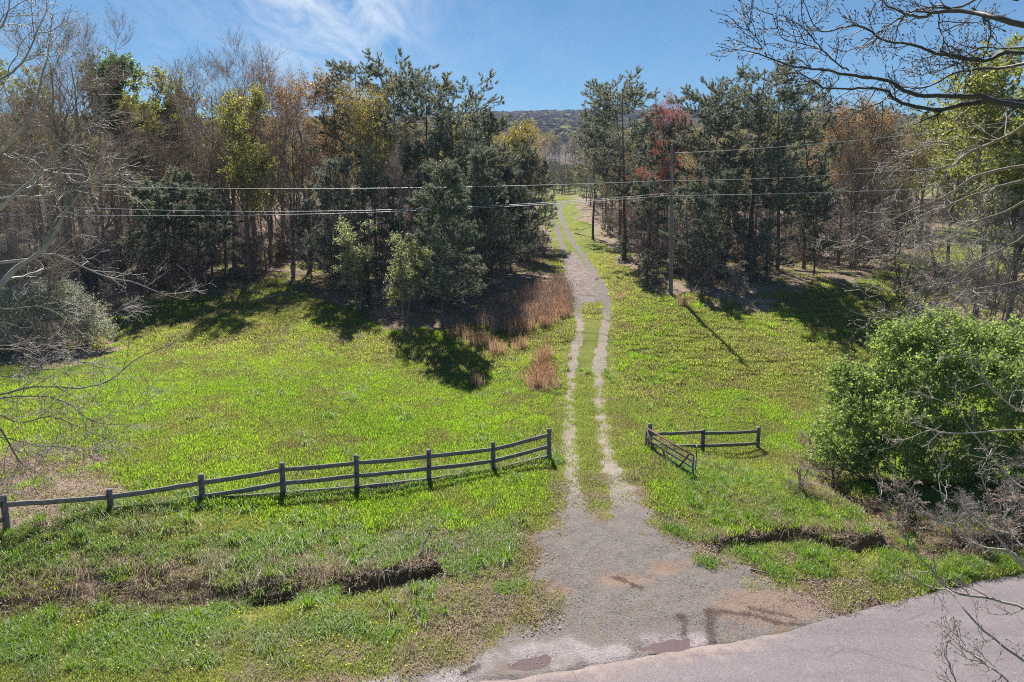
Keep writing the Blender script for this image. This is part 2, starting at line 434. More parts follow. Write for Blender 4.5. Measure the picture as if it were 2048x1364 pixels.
def grass_mat(name, a, b, tr1, tr2, f=0.5, rough=0.35, spec=0.5, dry=0.0):
    t = NT(name); p = t.pos()
    n1 = t.rng(t.noise(p, 0.16, 3), 0.36, 0.64); n2 = t.rng(t.noise(p, 1.1, 3), 0.3, 0.7); r = t.isl()
    k = t.math('ADD', t.math('MULTIPLY', n1, 0.5), t.math('ADD', t.math('MULTIPLY', n2, 0.3), t.math('MULTIPLY', r, 0.25)))
    c = t.mix(k, a, b); tc_ = t.mix(k, tr1, tr2)
    if dry > 0:
        dm = t.rng(t.math('ADD', t.math('MULTIPLY', t.noise(p, 0.5, 4), 0.75), t.math('MULTIPLY', r, 0.3)), 0.66 - dry, 0.76 - dry)
        c = t.mix(dm, c, (0.34, 0.27, 0.16)); tc_ = t.mix(dm, tc_, (0.36, 0.27, 0.14))
    return t.done(t.leaf(c, tc_, f, rough, spec))
M['grass'] = grass_mat('grass', (0.13, 0.21, 0.04), (0.25, 0.28, 0.075), (0.36, 0.50, 0.06), (0.56, 0.60, 0.12), 0.6, 0.45, 0.4, dry=0.10)
M['grass_vivid'] = grass_mat('grass_vivid', (0.13, 0.24, 0.03), (0.22, 0.30, 0.05), (0.36, 0.62, 0.03), (0.54, 0.74, 0.06), 0.62, 0.5, 0.3, dry=0.05)
M['grass_lush'] = grass_mat('grass_lush', (0.09, 0.19, 0.015), (0.17, 0.27, 0.025), (0.22, 0.44, 0.03), (0.38, 0.56, 0.04), 0.45, 0.42, 0.5, dry=0.06)
M['grass_far'] = grass_mat('grass_meadow', (0.16, 0.23, 0.045), (0.29, 0.31, 0.09), (0.42, 0.55, 0.07), (0.62, 0.65, 0.15), 0.6, 0.45, 0.4, dry=0.13)
t = NT('straw'); r = t.isl()
M['straw'] = t.done(t.leaf(t.mix(r, (0.22, 0.165, 0.105), (0.50, 0.41, 0.29)), (0.34, 0.25, 0.14), 0.3, 0.6, 0.3))
t = NT('dry_reed'); r = t.isl()
M['reed'] = t.done(t.leaf(t.mix(r, (0.46, 0.31, 0.20), (0.74, 0.53, 0.38)), (0.74, 0.49, 0.31), 0.45, 0.6, 0.2))
t = NT('reed_brown'); r = t.isl()
M['reed_brown'] = t.done(t.leaf(t.mix(r, (0.28, 0.21, 0.17), (0.54, 0.43, 0.36)), (0.50, 0.37, 0.29), 0.35, 0.6, 0.2))
t = NT('fallen_leaf'); r = t.isl()
M['fallen'] = t.done(t.leaf(t.mix(r, (0.17, 0.11, 0.07), (0.50, 0.39, 0.30)), (0.34, 0.22, 0.12), 0.2, 0.7, 0.3))
t = NT('gravel_stone'); r = t.isl()
M['stone'] = t.done(t.pbr(t.mix(r, (0.20, 0.18, 0.17), (0.50, 0.46, 0.43)), 0.8, 0.3))

# ground
t = NT('ground'); p = t.pos()
nf = t.noise(p, 9, 6, 0.7); nm = t.noise(p, 1.2, 5, 0.6); nl = t.noise(p, 0.12, 4, 0.6); nx = t.noise(p, 38, 4, 0.7)
green = t.mix(t.rng(nm, 0.35, 0.65), (0.10, 0.14, 0.02), (0.20, 0.20, 0.05))
green = t.mix(t.rng(nf, 0.55, 0.72, 0, 0.55), green, (0.21, 0.17, 0.10))
green = t.mix(t.rng(nl, 0.42, 0.62, 0, 0.4), green, (0.23, 0.22, 0.08))
far_g = t.mix(t.rng(nl, 0.4, 0.6), (0.13, 0.17, 0.03), (0.20, 0.21, 0.06))
sepn = t.n("ShaderNodeSeparateXYZ"); t.put(sepn.inputs[0], p)
green = t.mix(t.rng(sepn.outputs[1], 50, 90), green, far_g)
litc = t.mix(t.rng(nf, 0.3, 0.7), (0.15, 0.105, 0.075), (0.42, 0.33, 0.26))
litc = t.mix(t.rng(nx, 0.52, 0.66, 0, 0.7), litc, (0.09, 0.065, 0.05))
litc = t.mix(t.rng(nl, 0.5, 0.7, 0, 0.45), litc, (0.14, 0.16, 0.06))
soil = t.mix(t.rng(nf, 0.35, 0.65), (0.085, 0.050, 0.032), (0.24, 0.165, 0.12))
verg = t.mix(t.rng(nx, 0.4, 0.6), (0.13, 0.09, 0.06), (0.27, 0.205, 0.15))
c = t.mix(t.rng(t.math('ADD', t.attr('verge'), t.math('MULTIPLY', t.math('SUBTRACT', nf, 0.5), 0.8)), 0.35, 0.75), green, verg)
c = t.mix(t.rng(t.math('ADD', t.attr('litter'), t.math('MULTIPLY', t.math('SUBTRACT', nf, 0.5), 0.6)), 0.35, 0.65), c, litc)
c = t.mix(t.rng(t.math('ADD', t.attr('dirt'), t.math('MULTIPLY', t.math('SUBTRACT', nf, 0.5), 0.6)), 0.35, 0.65), c, soil)
h = t.math('ADD', t.math('MULTIPLY', nf, 0.6), t.math('MULTIPLY', nx, 0.4))
c = t.mix(t.rng(sepn.outputs[1], 360, 400), c, (0.11, 0.085, 0.07))
M['ground'] = t.done(t.pbr(c, 0.95, 0.1, t.bump(h, 0.8, 0.06)))

t = NT('gravel'); p = t.pos()
vor = t.n("ShaderNodeTexVoronoi"); t.put(vor.inputs['Vector'], p); vor.inputs['Scale'].default_value = 24
vor2 = t.n("ShaderNodeTexVoronoi"); t.put(vor2.inputs['Vector'], p); vor2.inputs['Scale'].default_value = 60
nl = t.noise(p, 0.55, 5, 0.62); nm = t.noise(p, 2.3, 5, 0.65); nf = t.noise(p, 14, 5, 0.7)
bw = t.n("ShaderNodeSeparateColor"); t.put(bw.inputs[0], vor.outputs['Color'])
bw2 = t.n("ShaderNodeSeparateColor"); t.put(bw2.inputs[0], vor2.outputs['Color'])
g1 = t.mix(bw.outputs[0], (0.17, 0.155, 0.15), (0.45, 0.42, 0.40))
g2 = t.mix(bw2.outputs[1], (0.15, 0.135, 0.13), (0.40, 0.37, 0.35))
g = t.mix(0.5, g1, g2)
g = t.mix(t.rng(nm, 0.42, 0.66, 0, 0.75), g, (0.31, 0.25, 0.21))
g = t.mix(t.attr('redmud'), g, t.mix(t.rng(nf, 0.3, 0.7), (0.34, 0.235, 0.185), (0.46, 0.35, 0.29)))
g = t.mix(t.attr('pale'), g, t.mix(t.rng(nf, 0.3, 0.7), (0.36, 0.31, 0.32), (0.62, 0.56, 0.57)))
g = t.mix(t.attr('wet'), g, (0.10, 0.062, 0.055))
g = t.mix(t.attr('shale'), g, t.mix(t.rng(nm, 0.4, 0.6), t.mix(bw.outputs[1], (0.16, 0.10, 0.085), (0.38, 0.29, 0.25)), t.mix(bw.outputs[0], (0.30, 0.27, 0.26), (0.52, 0.48, 0.47))))
g = t.mix(t.attr('straw'), g, t.mix(bw.outputs[1], (0.36, 0.31, 0.24), (0.66, 0.59, 0.50)))
h = t.math('ADD', t.math('MULTIPLY', vor.outputs['Distance'], 0.7), t.math('MULTIPLY', nf, 0.4))
M['gravel'] = t.done(t.pbr(t.mix(1.0, g, (0.57, 0.55, 0.54), 'MULTIPLY'), 0.9, 0.2, t.bump(h, 0.7, 0.03)))

t = NT('asphalt'); p = t.pos()
nf = t.noise(p, 70, 3, 0.7); nm = t.noise(p, 3, 5, 0.6); nl = t.noise(t.map(p, (0.35, 1.6, 1)), 0.8, 4, 0.55)
c = t.mix(t.rng(nf, 0.3, 0.7), (0.235, 0.205, 0.22), (0.40, 0.36, 0.375))
c = t.mix(t.rng(nl, 0.4, 0.62, 0, 0.75), c, (0.25, 0.215, 0.235)); c = t.mix(t.rng(nm, 0.55, 0.8, 0, 0.4), c, (0.45, 0.41, 0.41))
ed = t.rng(t.math('ADD', t.attr('edge'), t.math('MULTIPLY', t.math('SUBTRACT', t.noise(p, 2.2, 4), 0.5), 1.1)), 0.45, 0.85)
c = t.mix(t.math('MULTIPLY', ed, 0.85), c, t.mix(t.rng(nm, 0.4, 0.6), (0.38, 0.30, 0.27), (0.50, 0.41, 0.37)))
vc = t.n("ShaderNodeTexVoronoi", feature='DISTANCE_TO_EDGE'); t.put(vc.inputs['Vector'], t.mix(0.12, p, t.n("ShaderNodeTexNoise").outputs[1])); vc.inputs['Scale'].default_value = 0.55
c = t.mix(t.rng(vc.outputs[0], 0.0, 0.006, 0.55, 0.0), c, (0.12, 0.10, 0.10))
va = t.n("ShaderNodeTexVoronoi"); t.put(va.inputs['Vector'], p); va.inputs['Scale'].default_value = 45
vb = t.n("ShaderNodeSeparateColor"); t.put(vb.inputs[0], va.outputs['Color'])
c = t.mix(t.rng(vb.outputs[0], 0.72, 0.98, 0, 0.55), c, (0.14, 0.12, 0.125)); c = t.mix(t.rng(vb.outputs[1], 0.8, 1.0, 0, 0.5), c, (0.55, 0.51, 0.52))
M['asphalt'] = t.done(t.pbr(t.mix(1.0, c, (0.60, 0.575, 0.575), 'MULTIPLY'), 0.8, 0.3, t.bump(nf, 0.25, 0.01)))

t = NT('muddy_water')
M['puddle'] = t.done(t.pbr((0.15, 0.105, 0.10), 0.05, 0.5, t.bump(t.noise(t.pos(), 6, 2), 0.02, 0.01)))
t = NT('creek_water')
M['water'] = t.done(t.pbr((0.10, 0.09, 0.08), 0.08, 0.5, t.bump(t.noise(t.pos(), 14, 3), 0.3, 0.02)))
t = NT('weathered_wood'); p = t.objc()
n = t.noise(t.map(p, (1.2, 14, 14)), 2.0, 6, 0.7); n2 = t.noise(p, 3.0, 4)
c = t.mix(t.rng(n, 0.3, 0.7), (0.11, 0.102, 0.097), (0.40, 0.37, 0.34)); c = t.mix(t.rng(n2, 0.56, 0.66, 0, 0.8), c, (0.045, 0.043, 0.043))
c = t.mix(t.math('MULTIPLY', t.orand(), 0.3), c, (0.20, 0.165, 0.14))
M['rail'] = t.done(t.pbr(c, 0.85, 0.2, t.bump(n, 0.8, 0.02)))
t = NT('weathered_post'); p = t.objc()
n = t.noise(t.map(p, (14, 14, 1.2)), 2.0, 6, 0.7); n2 = t.noise(p, 4.0, 4)
c = t.mix(t.rng(n, 0.3, 0.7), (0.10, 0.092, 0.087), (0.34, 0.31, 0.285)); c = t.mix(t.rng(n2, 0.56, 0.68, 0, 0.8), c, (0.05, 0.045, 0.045))
M['post'] = t.done(t.pbr(c, 0.85, 0.2, t.bump(n, 0.8, 0.02)))
t = NT('gate_paint'); p = t.objc(); n = t.noise(p, 7, 5, 0.6)
c = t.mix(t.rng(n, 0.5, 0.62), (0.20, 0.27, 0.37), (0.14, 0.095, 0.075)); c = t.mix(t.rng(n, 0.2, 0.4), (0.42, 0.47, 0.54), c)
M['gate'] = t.done(t.pbr(c, 0.45, 0.5, None, 0.25))
t = NT('rusty_steel'); p = t.objc(); n = t.noise(p, 12, 5)
M['rust'] = t.done(t.pbr(t.mix(n, (0.10, 0.05, 0.035), (0.24, 0.14, 0.10)), 0.8, 0.3))
t = NT('pole_wood'); p = t.objc(); n = t.noise(t.map(p, (16, 16, 0.6)), 1.5, 6, 0.7)
M['pole'] = t.done(t.pbr(t.mix(t.rng(n, 0.3, 0.7), (0.13, 0.115, 0.10), (0.36, 0.33, 0.30)), 0.85, 0.2, t.bump(n, 0.6, 0.02)))
t = NT('aluminium_wire'); M['wire'] = t.done(t.pbr((0.62, 0.62, 0.64), 0.38, 0.5, None, 0.6))
t = NT('porcelain'); M['porcelain'] = t.done(t.pbr((0.32, 0.30, 0.30), 0.25, 0.6))
t = NT('dead_wood'); p = t.objc(); n = t.noise(t.map(p, (2, 10, 10)), 2.0, 5, 0.7)
M['log'] = t.done(t.pbr(t.mix(t.rng(n, 0.3, 0.7), (0.11, 0.085, 0.07), (0.34, 0.29, 0.26)), 0.9, 0.15, t.bump(n, 0.8, 0.02)))
t = NT('flower'); M['flower'] = t.done(t.pbr((0.80, 0.60, 0.02), 0.6, 0.3))
# far wooded hillside
t = NT('far_crown'); r = t.orand(); p = t.pos()
hn = t.n("ShaderNodeTexWhiteNoise"); t.put(hn.inputs['Vector'], t.n("ShaderNodeObjectInfo").outputs['Location'])
c = t.mix(hn.outputs['Value'], (0.10, 0.085, 0.09), (0.22, 0.175, 0.155))
sp_ = t.rng(t.math('ADD', t.math('MULTIPLY', t.noise(p, 0.012, 3), 0.6), t.math('MULTIPLY', hn.outputs['Value'], 0.5)), 0.60, 0.68)
c = t.mix(sp_, c, (0.34, 0.33, 0.12))
M['far_crown'] = t.done(t.leaf(c, c, 0.2, 0.9, 0.05))

# ------------------------------------------------------------------ terrain
ang_f = np.linspace(-43, 43, 900)
ang = np.radians(np.concatenate([np.linspace(-180, -46, 45), ang_f, np.linspace(46, 176, 44)]))
rad = [2.0]
while rad[-1] < 2050:
    r = rad[-1]
    if r < 11: st = 0.7
    elif r < 34: st = 0.055 + 0.004 * (r - 11)
    elif r < 60: st = 0.15 + 0.006 * (r - 34)
    elif r < 160: st = r * 0.009
    else: st = r * 0.02
    rad.append(r + st)
rad = np.array(rad)
AA, RR = np.meshgrid(ang, rad, indexing='ij')
GX, GY = RR * np.sin(AA), RR * np.cos(AA)
GZ = H(GX, GY)
nA, nR = GX.shape
# flatten below the road sheet
road_d, road_s, road_t = seg_dist(GX.ravel(), GY.ravel(), ROAD_EDGE)
road_in = (road_s < 0).reshape(GX.shape); road_d = road_d.reshape(GX.shape)
under = road_in & (road_d < 6.2) & (GY < 60)
GZ = np.where(under, -0.005 - 0.09 * sstep(0.0, 0.35, road_d), GZ)
rimz = sstep(0.0, 1.2, road_d)
GZ = np.where((~road_in) & (GY < 60), GZ * rimz + 0.0 * (1 - rimz), GZ)
PUD = [[(1022, 1336), (1040, 1318), (1090, 1312), (1150, 1308), (1182, 1314), (1160, 1326), (1110, 1336), (1060, 1342)],
       [(1282, 1300), (1305, 1288), (1345, 1280), (1380, 1278), (1378, 1292), (1330, 1303)],
       [(1160, 1345), (1175, 1338), (1195, 1342), (1185, 1350)]]
for L in PUD:
    sd_ = poly_sd(GX.ravel(), GY.ravel(), GL(L)).reshape(GX.shape) + 0.06 + (fbm(GX, GY, 4.0, 4, 77) - 0.5) * 0.16
    GZ = np.where(~road_in, GZ * (1 - sstep(-0.9, -0.4, sd_)) + np.clip(-sd_ * 0.16 + 0.004, -0.05, 0.03) * sstep(-0.9, -0.4, sd_), GZ)
Zn = zones(GX, GY)
Zn['gravel'] = np.where(road_in & (GY < 60) & (road_d > 0.5), 0, Zn['gravel'])
idx = np.arange(nA * nR).reshape(nA, nR)
A0 = idx; B0 = np.roll(idx, -1, 0)
q = np.stack([A0[:, :-1], B0[:, :-1], B0[:, 1:], A0[:, 1:]], -1)
q = q[:, :, ::-1] if False else q
fc_g = (Zn['gravel'][:, :-1] + np.roll(Zn['gravel'], -1, 0)[:, :-1] + Zn['gravel'][:, 1:] + np.roll(Zn['gravel'], -1, 0)[:, 1:]) / 4
isg = fc_g > 0.5
V = np.stack([GX, GY, GZ], -1).reshape(-1, 3)
def submesh(name, faces, mats, attrs):
    used, inv = np.unique(faces.ravel(), return_inverse=True)
    return mesh_np(name, V[used], inv.reshape(-1, 4)[:, ::-1], None, mats, smooth=True, attrs={k: v.ravel()[used] for k, v in attrs.items()})
qs = q.reshape(-1, 4); gsel = isg.reshape(-1)
tri_fan_center = None
gr = link('ground', submesh('ground', qs[~gsel], [M['ground']], {k: Zn[k] for k in ('litter', 'dirt', 'verge')}))
tag(gr, kind='structure')
# details of the drive
def blob(X, Y, px, py, rx, ry=None):
    c = G(px, py)[:2]
    return np.exp(-(((X - c[0]) / rx) ** 2 + ((Y - c[1]) / (ry or rx)) ** 2))
nz1 = fbm(GX, GY, 1.6, 4, 8); nz2 = fbm(GX, GY, 4.5, 4, 9)
redmud = np.clip(blob(GX, GY, 1240, 1160, 0.95, 0.35) + blob(GX, GY, 1330, 1135, 0.5, 0.3) + blob(GX, GY, 1120, 1180, 0.5, 0.3) + 1.0 * blob(GX, GY, 1500, 1215, 1.2, 0.75) + 0.9 * blob(GX, GY, 1600, 1205, 1.0, 0.5) + 0.7 * blob(GX, GY, 1400, 1120, 0.5, 0.4), 0, 1)
redmud = sstep(0.25, 0.8, redmud * (0.45 + nz1 * 1.1))
pale = np.zeros(GX.shape)
pd, ps_, _ = seg_dist(GX.ravel(), GY.ravel(), GL([(900, 1350), (1030, 1310), (1150, 1295), (1200, 1325), (1300, 1290), (1400, 1282)]))
pale = sstep(0.75, 0.05, pd.reshape(GX.shape)) * (1.25 * nz1 + 0.35 * nz2)
pale = np.maximum(sstep(0.3, 0.75, pale), 0.8 * sstep(0.5, 0.0, np.abs(road_d - 0.15)) * sstep(0.42, 0.6, nz1) * (GX < 3) * (GY < 20))
wet = np.zeros(GX.shape)
for L, w in (([(1365, 1235), (1372, 1290)], 0.12), ([(1415, 1225), (1425, 1285)], 0.15), ([(1410, 1222), (1500, 1228), (1560, 1245), (1615, 1247)], 0.08), ([(1500, 1215), (1600, 1236)], 0.06), ([(1210, 1150), (1290, 1178)], 0.07), ([(925, 1348), (960, 1328)], 0.05)):
    d, _, _ = seg_dist(GX.ravel(), GY.ravel(), GL(L)); d = d.reshape(GX.shape)
    wet = np.maximum(wet, sstep(w * 1.5, w * 0.2, d + (nz2 - 0.5) * 0.30 + 0.03 * np.sin(GX * 46 + GY * 20)) * 0.8)
straw = sstep(20, 23, GY) * (1 - sstep(44, 48, GY)) * 0.85
trk = link('gravel_track', submesh('gravel_track', qs[gsel], [M['gravel']], {'redmud': redmud, 'pale': pale, 'wet': wet, 'shale': Zn['shale'], 'straw': straw}))
tag(trk, kind='structure')

# road sheet
RE = []
for i in range(len(ROAD_EDGE) - 1):
    for k in range(14): RE.append(ROAD_EDGE[i] * (1 - k / 14) + ROAD_EDGE[i + 1] * k / 14)
RE = np.array(RE)
ker = np.ones(15) / 15
REs = np.stack([np.convolve(np.pad(RE[:, k], 7, 'edge'), ker, 'valid') for k in range(2)], -1)
tan_ = np.gradient(REs, axis=0); tan_ /= np.linalg.norm(tan_, axis=1, keepdims=True)
nor = np.stack([tan_[:, 1], -tan_[:, 0]], -1)     # towards the camera
cols = np.array([0, 0.12, 0.3, 0.6, 1.0, 1.8, 2.8, 3.8, 4.8, 5.6])
edge_w = (fbm(REs[:, 0], REs[:, 1], 1.4, 4, 3) - 0.5) * 0.22
RV = []; RA = []
for k, cdist in enumerate(cols):
    off = cdist + edge_w * (1 if k < 3 else 0)
    P = REs + nor * off[:, None]
    crown = 0.022 + 0.05 * (1 - ((cdist - 2.8) / 2.8) ** 2) - (0.05 if k == 0 else 0)
    RV.append(np.concatenate([P, np.full((len(P), 1), crown)], 1)); RA.append(max(0, 1 - cdist / 1.3) * (0.15 + 0.85 * (1 - sstep(5.0, 8.0, P[:, 0]))))
RV = np.stack(RV, 1); nr, nc, _ = RV.shape
ri = np.arange(nr * nc).reshape(nr, nc)
rq = np.stack([ri[:-1, :-1], ri[:-1, 1:], ri[1:, 1:], ri[1:, :-1]], -1).reshape(-1, 4)[:, ::-1]
road = link('road', mesh_np('road', RV.reshape(-1, 3), rq, None, [M['asphalt']], smooth=True, attrs={'edge': np.stack(RA, 1)}))
tag(road, kind='structure')

# puddles
def puddle(name, pts, z, mat):
    L = GL(pts); n = 90
    c = L.mean(0)
    t_ = np.linspace(0, len(L), n, endpoint=False); P = []
    m_ = len(L)
    for u_ in t_:
        i = int(u_); f = u_ - i; a, b, c_, d_ = (L[(i + q_) % m_] for q_ in (-1, 0, 1, 2))
        P.append(0.5 * (2 * b + (c_ - a) * f + (2 * a - 5 * b + 4 * c_ - d_) * f * f + (3 * b - a - 3 * c_ + d_) * f ** 3))
    P = np.array(P)
    P = c + (P - c) * 1.30
    rings = [c + (P - c) * s_ for s_ in (1.0, 0.6, 0.25)]
    Vp = np.concatenate(rings + [c[None]]); Vp = np.concatenate([Vp, np.full((len(Vp), 1), z)], 1)
    qq = []; tt = []
    for k in range(2):
        for i in range(n): qq.append([k * n + i, k * n + (i + 1) % n, (k + 1) * n + (i + 1) % n, (k + 1) * n + i])
    for i in range(n): tt.append([2 * n + i, 2 * n + (i + 1) % n, 3 * n])
    return tag(link(name, mesh_np(name, Vp, qq, tt, [mat])), kind='structure')
for L in PUD: puddle('puddle', L, -0.002, M['puddle'])

# ------------------------------------------------------------------ tree growing
def unit(a): return a / (np.linalg.norm(a, axis=-1, keepdims=True) + 1e-9)
def sample(P, R, pi_, t):
    K = P.shape[1]; f = t * (K - 1); i = np.minimum(f.astype(int), K - 2); f = (f - i)[:, None]
    a = P[pi_, i]; b = P[pi_, i + 1]
    return a * (1 - f) + b * f, unit(b - a), R[pi_, i] * (1 - f[:, 0]) + R[pi_, i + 1] * f[:, 0]
def grow(rng, P, R, n, t0, t1, ang0, ang1, L, K=5, wig=0.12, up=0.0, rr=0.6, tip=0.3, lfun=None, rmin=0.004, tpow=1.0, horiz=False, flat=0.0):
    """n children on every branch of P; returns their polylines and radii"""
    N = P.shape[0]
    pi_ = np.repeat(np.arange(N), n); M_ = len(pi_)
    t = t0 + (t1 - t0) * rng.random(M_) ** tpow
    p, d, r = sample(P, R, pi_, t)
    az = rng.random(M_) * 2 * pi
    ref = np.where(np.abs(d[:, 2:3]) > 0.9, [[1.0, 0, 0]], [[0, 0, 1.0]])
    a = unit(np.cross(d, ref)); b = np.cross(d, a)
    side = a * np.cos(az)[:, None] + b * np.sin(az)[:, None]
    if flat: side = unit(side * np.array([1, 1, 1 - flat]) + 1e-6)
    an = np.radians(rng.uniform(ang0, ang1, M_))[:, None]
    dd = unit(d * np.cos(an) + side * np.sin(an))
    Ls = L * rng.uniform(0.65, 1.2, M_)
    if lfun is not None: Ls = Ls * lfun(t)
    out = np.zeros((M_, K, 3)); out[:, 0] = p
    step = (Ls / (K - 1))[:, None]
    cur = dd
    for k in range(1, K):
        cur = unit(cur + rng.normal(0, wig, (M_, 3)) + np.array([0, 0, up]))
        out[:, k] = out[:, k - 1] + cur * step
    r0 = np.maximum(np.minimum(r * rr, Ls * 0.03 + rmin), rmin)
    rad_ = r0[:, None] * np.linspace(1, tip, K)[None]
    return out, np.maximum(rad_, rmin * 0.6)
def stem(rng, pts, K, wob, r0, r1):
    pts = np.asarray(pts, float); seg = np.concatenate([[0], np.cumsum(np.linalg.norm(np.diff(pts, axis=0), axis=1))]); seg /= seg[-1]
    t = np.linspace(0, 1, K)
    P = np.stack([np.interp(t, seg, pts[:, k]) for k in range(3)], -1)
    w = rng.normal(0, wob, (K, 3)); w[0] = 0; w[:, 2] *= 0.3
    P = P + np.stack([np.convolve(w[:, k], [.25, .5, .25], 'same') for k in range(3)], -1)
    P[0] = pts[0]
    return P[None], (r0 + (r1 - r0) * t ** 0.85)[None]
def blades(mb, rng, C, D, n, L, w, spread, m=0):
    """n thin needles (one triangle each) fanning out of every point C round direction D"""
    N = len(C); c = np.repeat(C, n, 0); d = np.repeat(D, n, 0)
    dr = unit(d + rng.normal(0, spread, c.shape)); l = (L * rng.uniform(0.6, 1.2, len(c)))[:, None]
    sd = unit(np.cross(dr, rng.normal(0, 1, c.shape))) * w
    Vv = np.stack([c - sd, c + sd, c + dr * l], 1).reshape(-1, 3)
    mb.add(Vv, None, np.arange(len(c) * 3).reshape(-1, 3), m)
def leaves(mb, rng, C, size, m=0, droop=0.3, D=None):
    N = len(C)
    a = unit(rng.normal(0, 1, (N, 3)) + np.array([0, 0, -droop])); b = unit(np.cross(a, rng.normal(0, 1, (N, 3))))
    s_ = (size * rng.uniform(0.6, 1.25, N))[:, None]
    Vv = np.stack([C, C + a * s_ * 0.5 + b * s_ * 0.38, C + a * s_, C + a * s_ * 0.5 - b * s_ * 0.38], 1).reshape(-1, 3)
    mb.add(Vv, np.arange(N * 4).reshape(-1, 4), None, m)
def pick(rng, P, n, t0=0.2, t1=1.0):
    pi_ = np.repeat(np.arange(len(P)), n); t = rng.uniform(t0, t1, len(pi_))
    return sample(P, np.zeros(P.shape[:2]), pi_, t)[:2]

# ---- pines: returns dict of meshes (unit: metres, root at 0)
def pine(seed, Ht, crown0, blen, nb, shape='umbrella', lean=(0, 0), needle='needle', dead=14, dense=1.0, tuftL=0.25, tw=0.024, nn=8, name='pine', r0=None):
    rng = np.random.default_rng(seed)
    r0 = r0 or Ht * 0.0115
    P0, R0 = stem(rng, [(0, 0, -0.5), (lean[0] * .25, lean[1] * .25, Ht * 0.35), (lean[0], lean[1], Ht)], 14, Ht * 0.008, r0, 0.025)
    if shape == 'umbrella': lf = lambda t: 0.45 + 0.75 * np.sin(pi * np.clip((t - crown0) / (1 - crown0), 0, 1) ** 0.75 * 0.92 + 0.12) ** 0.8 * (0.7 + 0.5 * (np.sin(t * 31 + seed) > 0))
    elif shape == 'cone': lf = lambda t: 0.10 + 1.0 * (1 - np.clip((t - crown0) / (1 - crown0), 0, 1)) ** 0.8
    else: lf = lambda t: 0.25 + 0.85 * (1 - np.clip((t - crown0) / (1 - crown0), 0, 1)) ** 0.55
    B, RB = grow(rng, P0, R0, nb, crown0, 0.985, 60, 92, blen, 6, 0.10, 0.05 if shape != 'cone' else 0.03, 0.38, 0.25, lf, 0.012)
    tk = MB(); tk.tubes(P0, R0, 8); tk.tubes(B, RB, 4)
    if dead:
        Bd, Rd = grow(rng, P0, R0, dead, 0.12, crown0 + 0.1, 70, 105, blen * 0.7, 5, 0.14, -0.02, 0.25, 0.3, None, 0.010)
        Td, RTd = grow(rng, Bd, Rd, 4, 0.3, 1, 30, 60, blen * 0.25, 3, 0.2, 0, 0.5, 0.4, None, 0.006)
        tk.tubes(Bd, Rd, 3); tk.tubes(Td, RTd, 3)
    n2 = max(3, int(8 * dense))
    T, RT = grow(rng, B, RB, n2, 0.25, 1.0, 25, 62, blen * 0.30, 4, 0.16, 0.10, 0.5, 0.4, lambda t: 1.15 - 0.5 * t, 0.006, flat=0.6)
    tk.tubes(T, RT, 3)
    C, D = pick(rng, T, int(round(7 * dense)), 0.25, 1.0)
    C2, D2 = pick(rng, B, int(round(5 * dense)), 0.45, 1.0)
    C = np.concatenate([C, C2]); D = unit(np.concatenate([D, D2]) + np.array([0, 0, 0.35]))
    cr = MB(); blades(cr, rng, C, D, nn, tuftL, tw, 0.75)
    return {'trunk': tk.mesh(name + '_trunk', [M['bark_pine']], True), 'crown': cr.mesh(name + '_crown', [M[needle]])}

# ---- broad-leaved trees: trunk, crown (fine twigs), foliage
def broad(seed, Ht, split=0.35, spread=1.0, limbs=13, fine=(7, 8, 4), leaf=0, leafn=0, twigm='twig', barkm='bark_grey', name='broad', r0=None, ang=(22, 48), top=0.98, up=0.07, stems=1, lsz=0.12):
    rng = np.random.default_rng(seed)
    r0 = r0 or Ht * 0.0125
    tk = MB(); Ps = []; Rs = []
    for s_ in range(stems):
        a = rng.random() * 6.3; ln = 0.04 if stems == 1 else 0.16
        P0, R0 = stem(rng, [(0.12 * s_ * cos(a), 0.12 * s_ * sin(a), -0.4), (Ht * ln * .3 * cos(a), Ht * ln * .3 * sin(a), Ht * .4), (Ht * ln * cos(a), Ht * ln * sin(a), Ht * rng.uniform(0.82, 0.95))], 12, Ht * 0.012, r0 / stems ** 0.4, 0.03)
        Ps.append(P0); Rs.append(R0)
    P0 = np.concatenate(Ps); R0 = np.concatenate(Rs)
    lf = lambda t: (1.15 - 0.75 * t)
    B, RB = grow(rng, P0, R0, limbs, split, 0.97, ang[0], ang[1], Ht * 0.42 * spread, 8, 0.10, up, 0.62, 0.22, lf, 0.016)
    B2, RB2 = grow(rng, np.concatenate([B]), RB, fine[0], 0.2, 1.0, 20, 45, Ht * 0.15, 6, 0.13, up, 0.6, 0.3, lambda t: 1.2 - 0.6 * t, 0.010)
    tk.tubes(P0, R0, 8); tk.tubes(B, RB, 5); tk.tubes(B2, RB2, 3)
    T, RT = grow(rng, B2, RB2, fine[1], 0.1, 1.0, 18, 48, Ht * 0.065, 4, 0.16, up, 0.6, 0.4, None, 0.0075)
    F, RF = grow(rng, T, RT, fine[2], 0.15, 1.0, 18, 50, Ht * 0.032, 3, 0.18, up, 0.7, 0.5, None, 0.0058)
    cr = MB(); cr.tubes(T, RT, 3); cr.tubes(F, RF, 3)
    out = {'trunk': tk.mesh(name + '_trunk', [M[barkm]], True), 'crown': cr.mesh(name + '_crown', [M[twigm]])}
    if leafn:
        C, D = pick(rng, F, leafn, 0.2, 1.0)
        C = C + rng.normal(0, 0.05, C.shape)
        lv = MB(); leaves(lv, rng, C, lsz); out['foliage'] = lv.mesh(name + '_foliage', [M['leaf']])
    return out

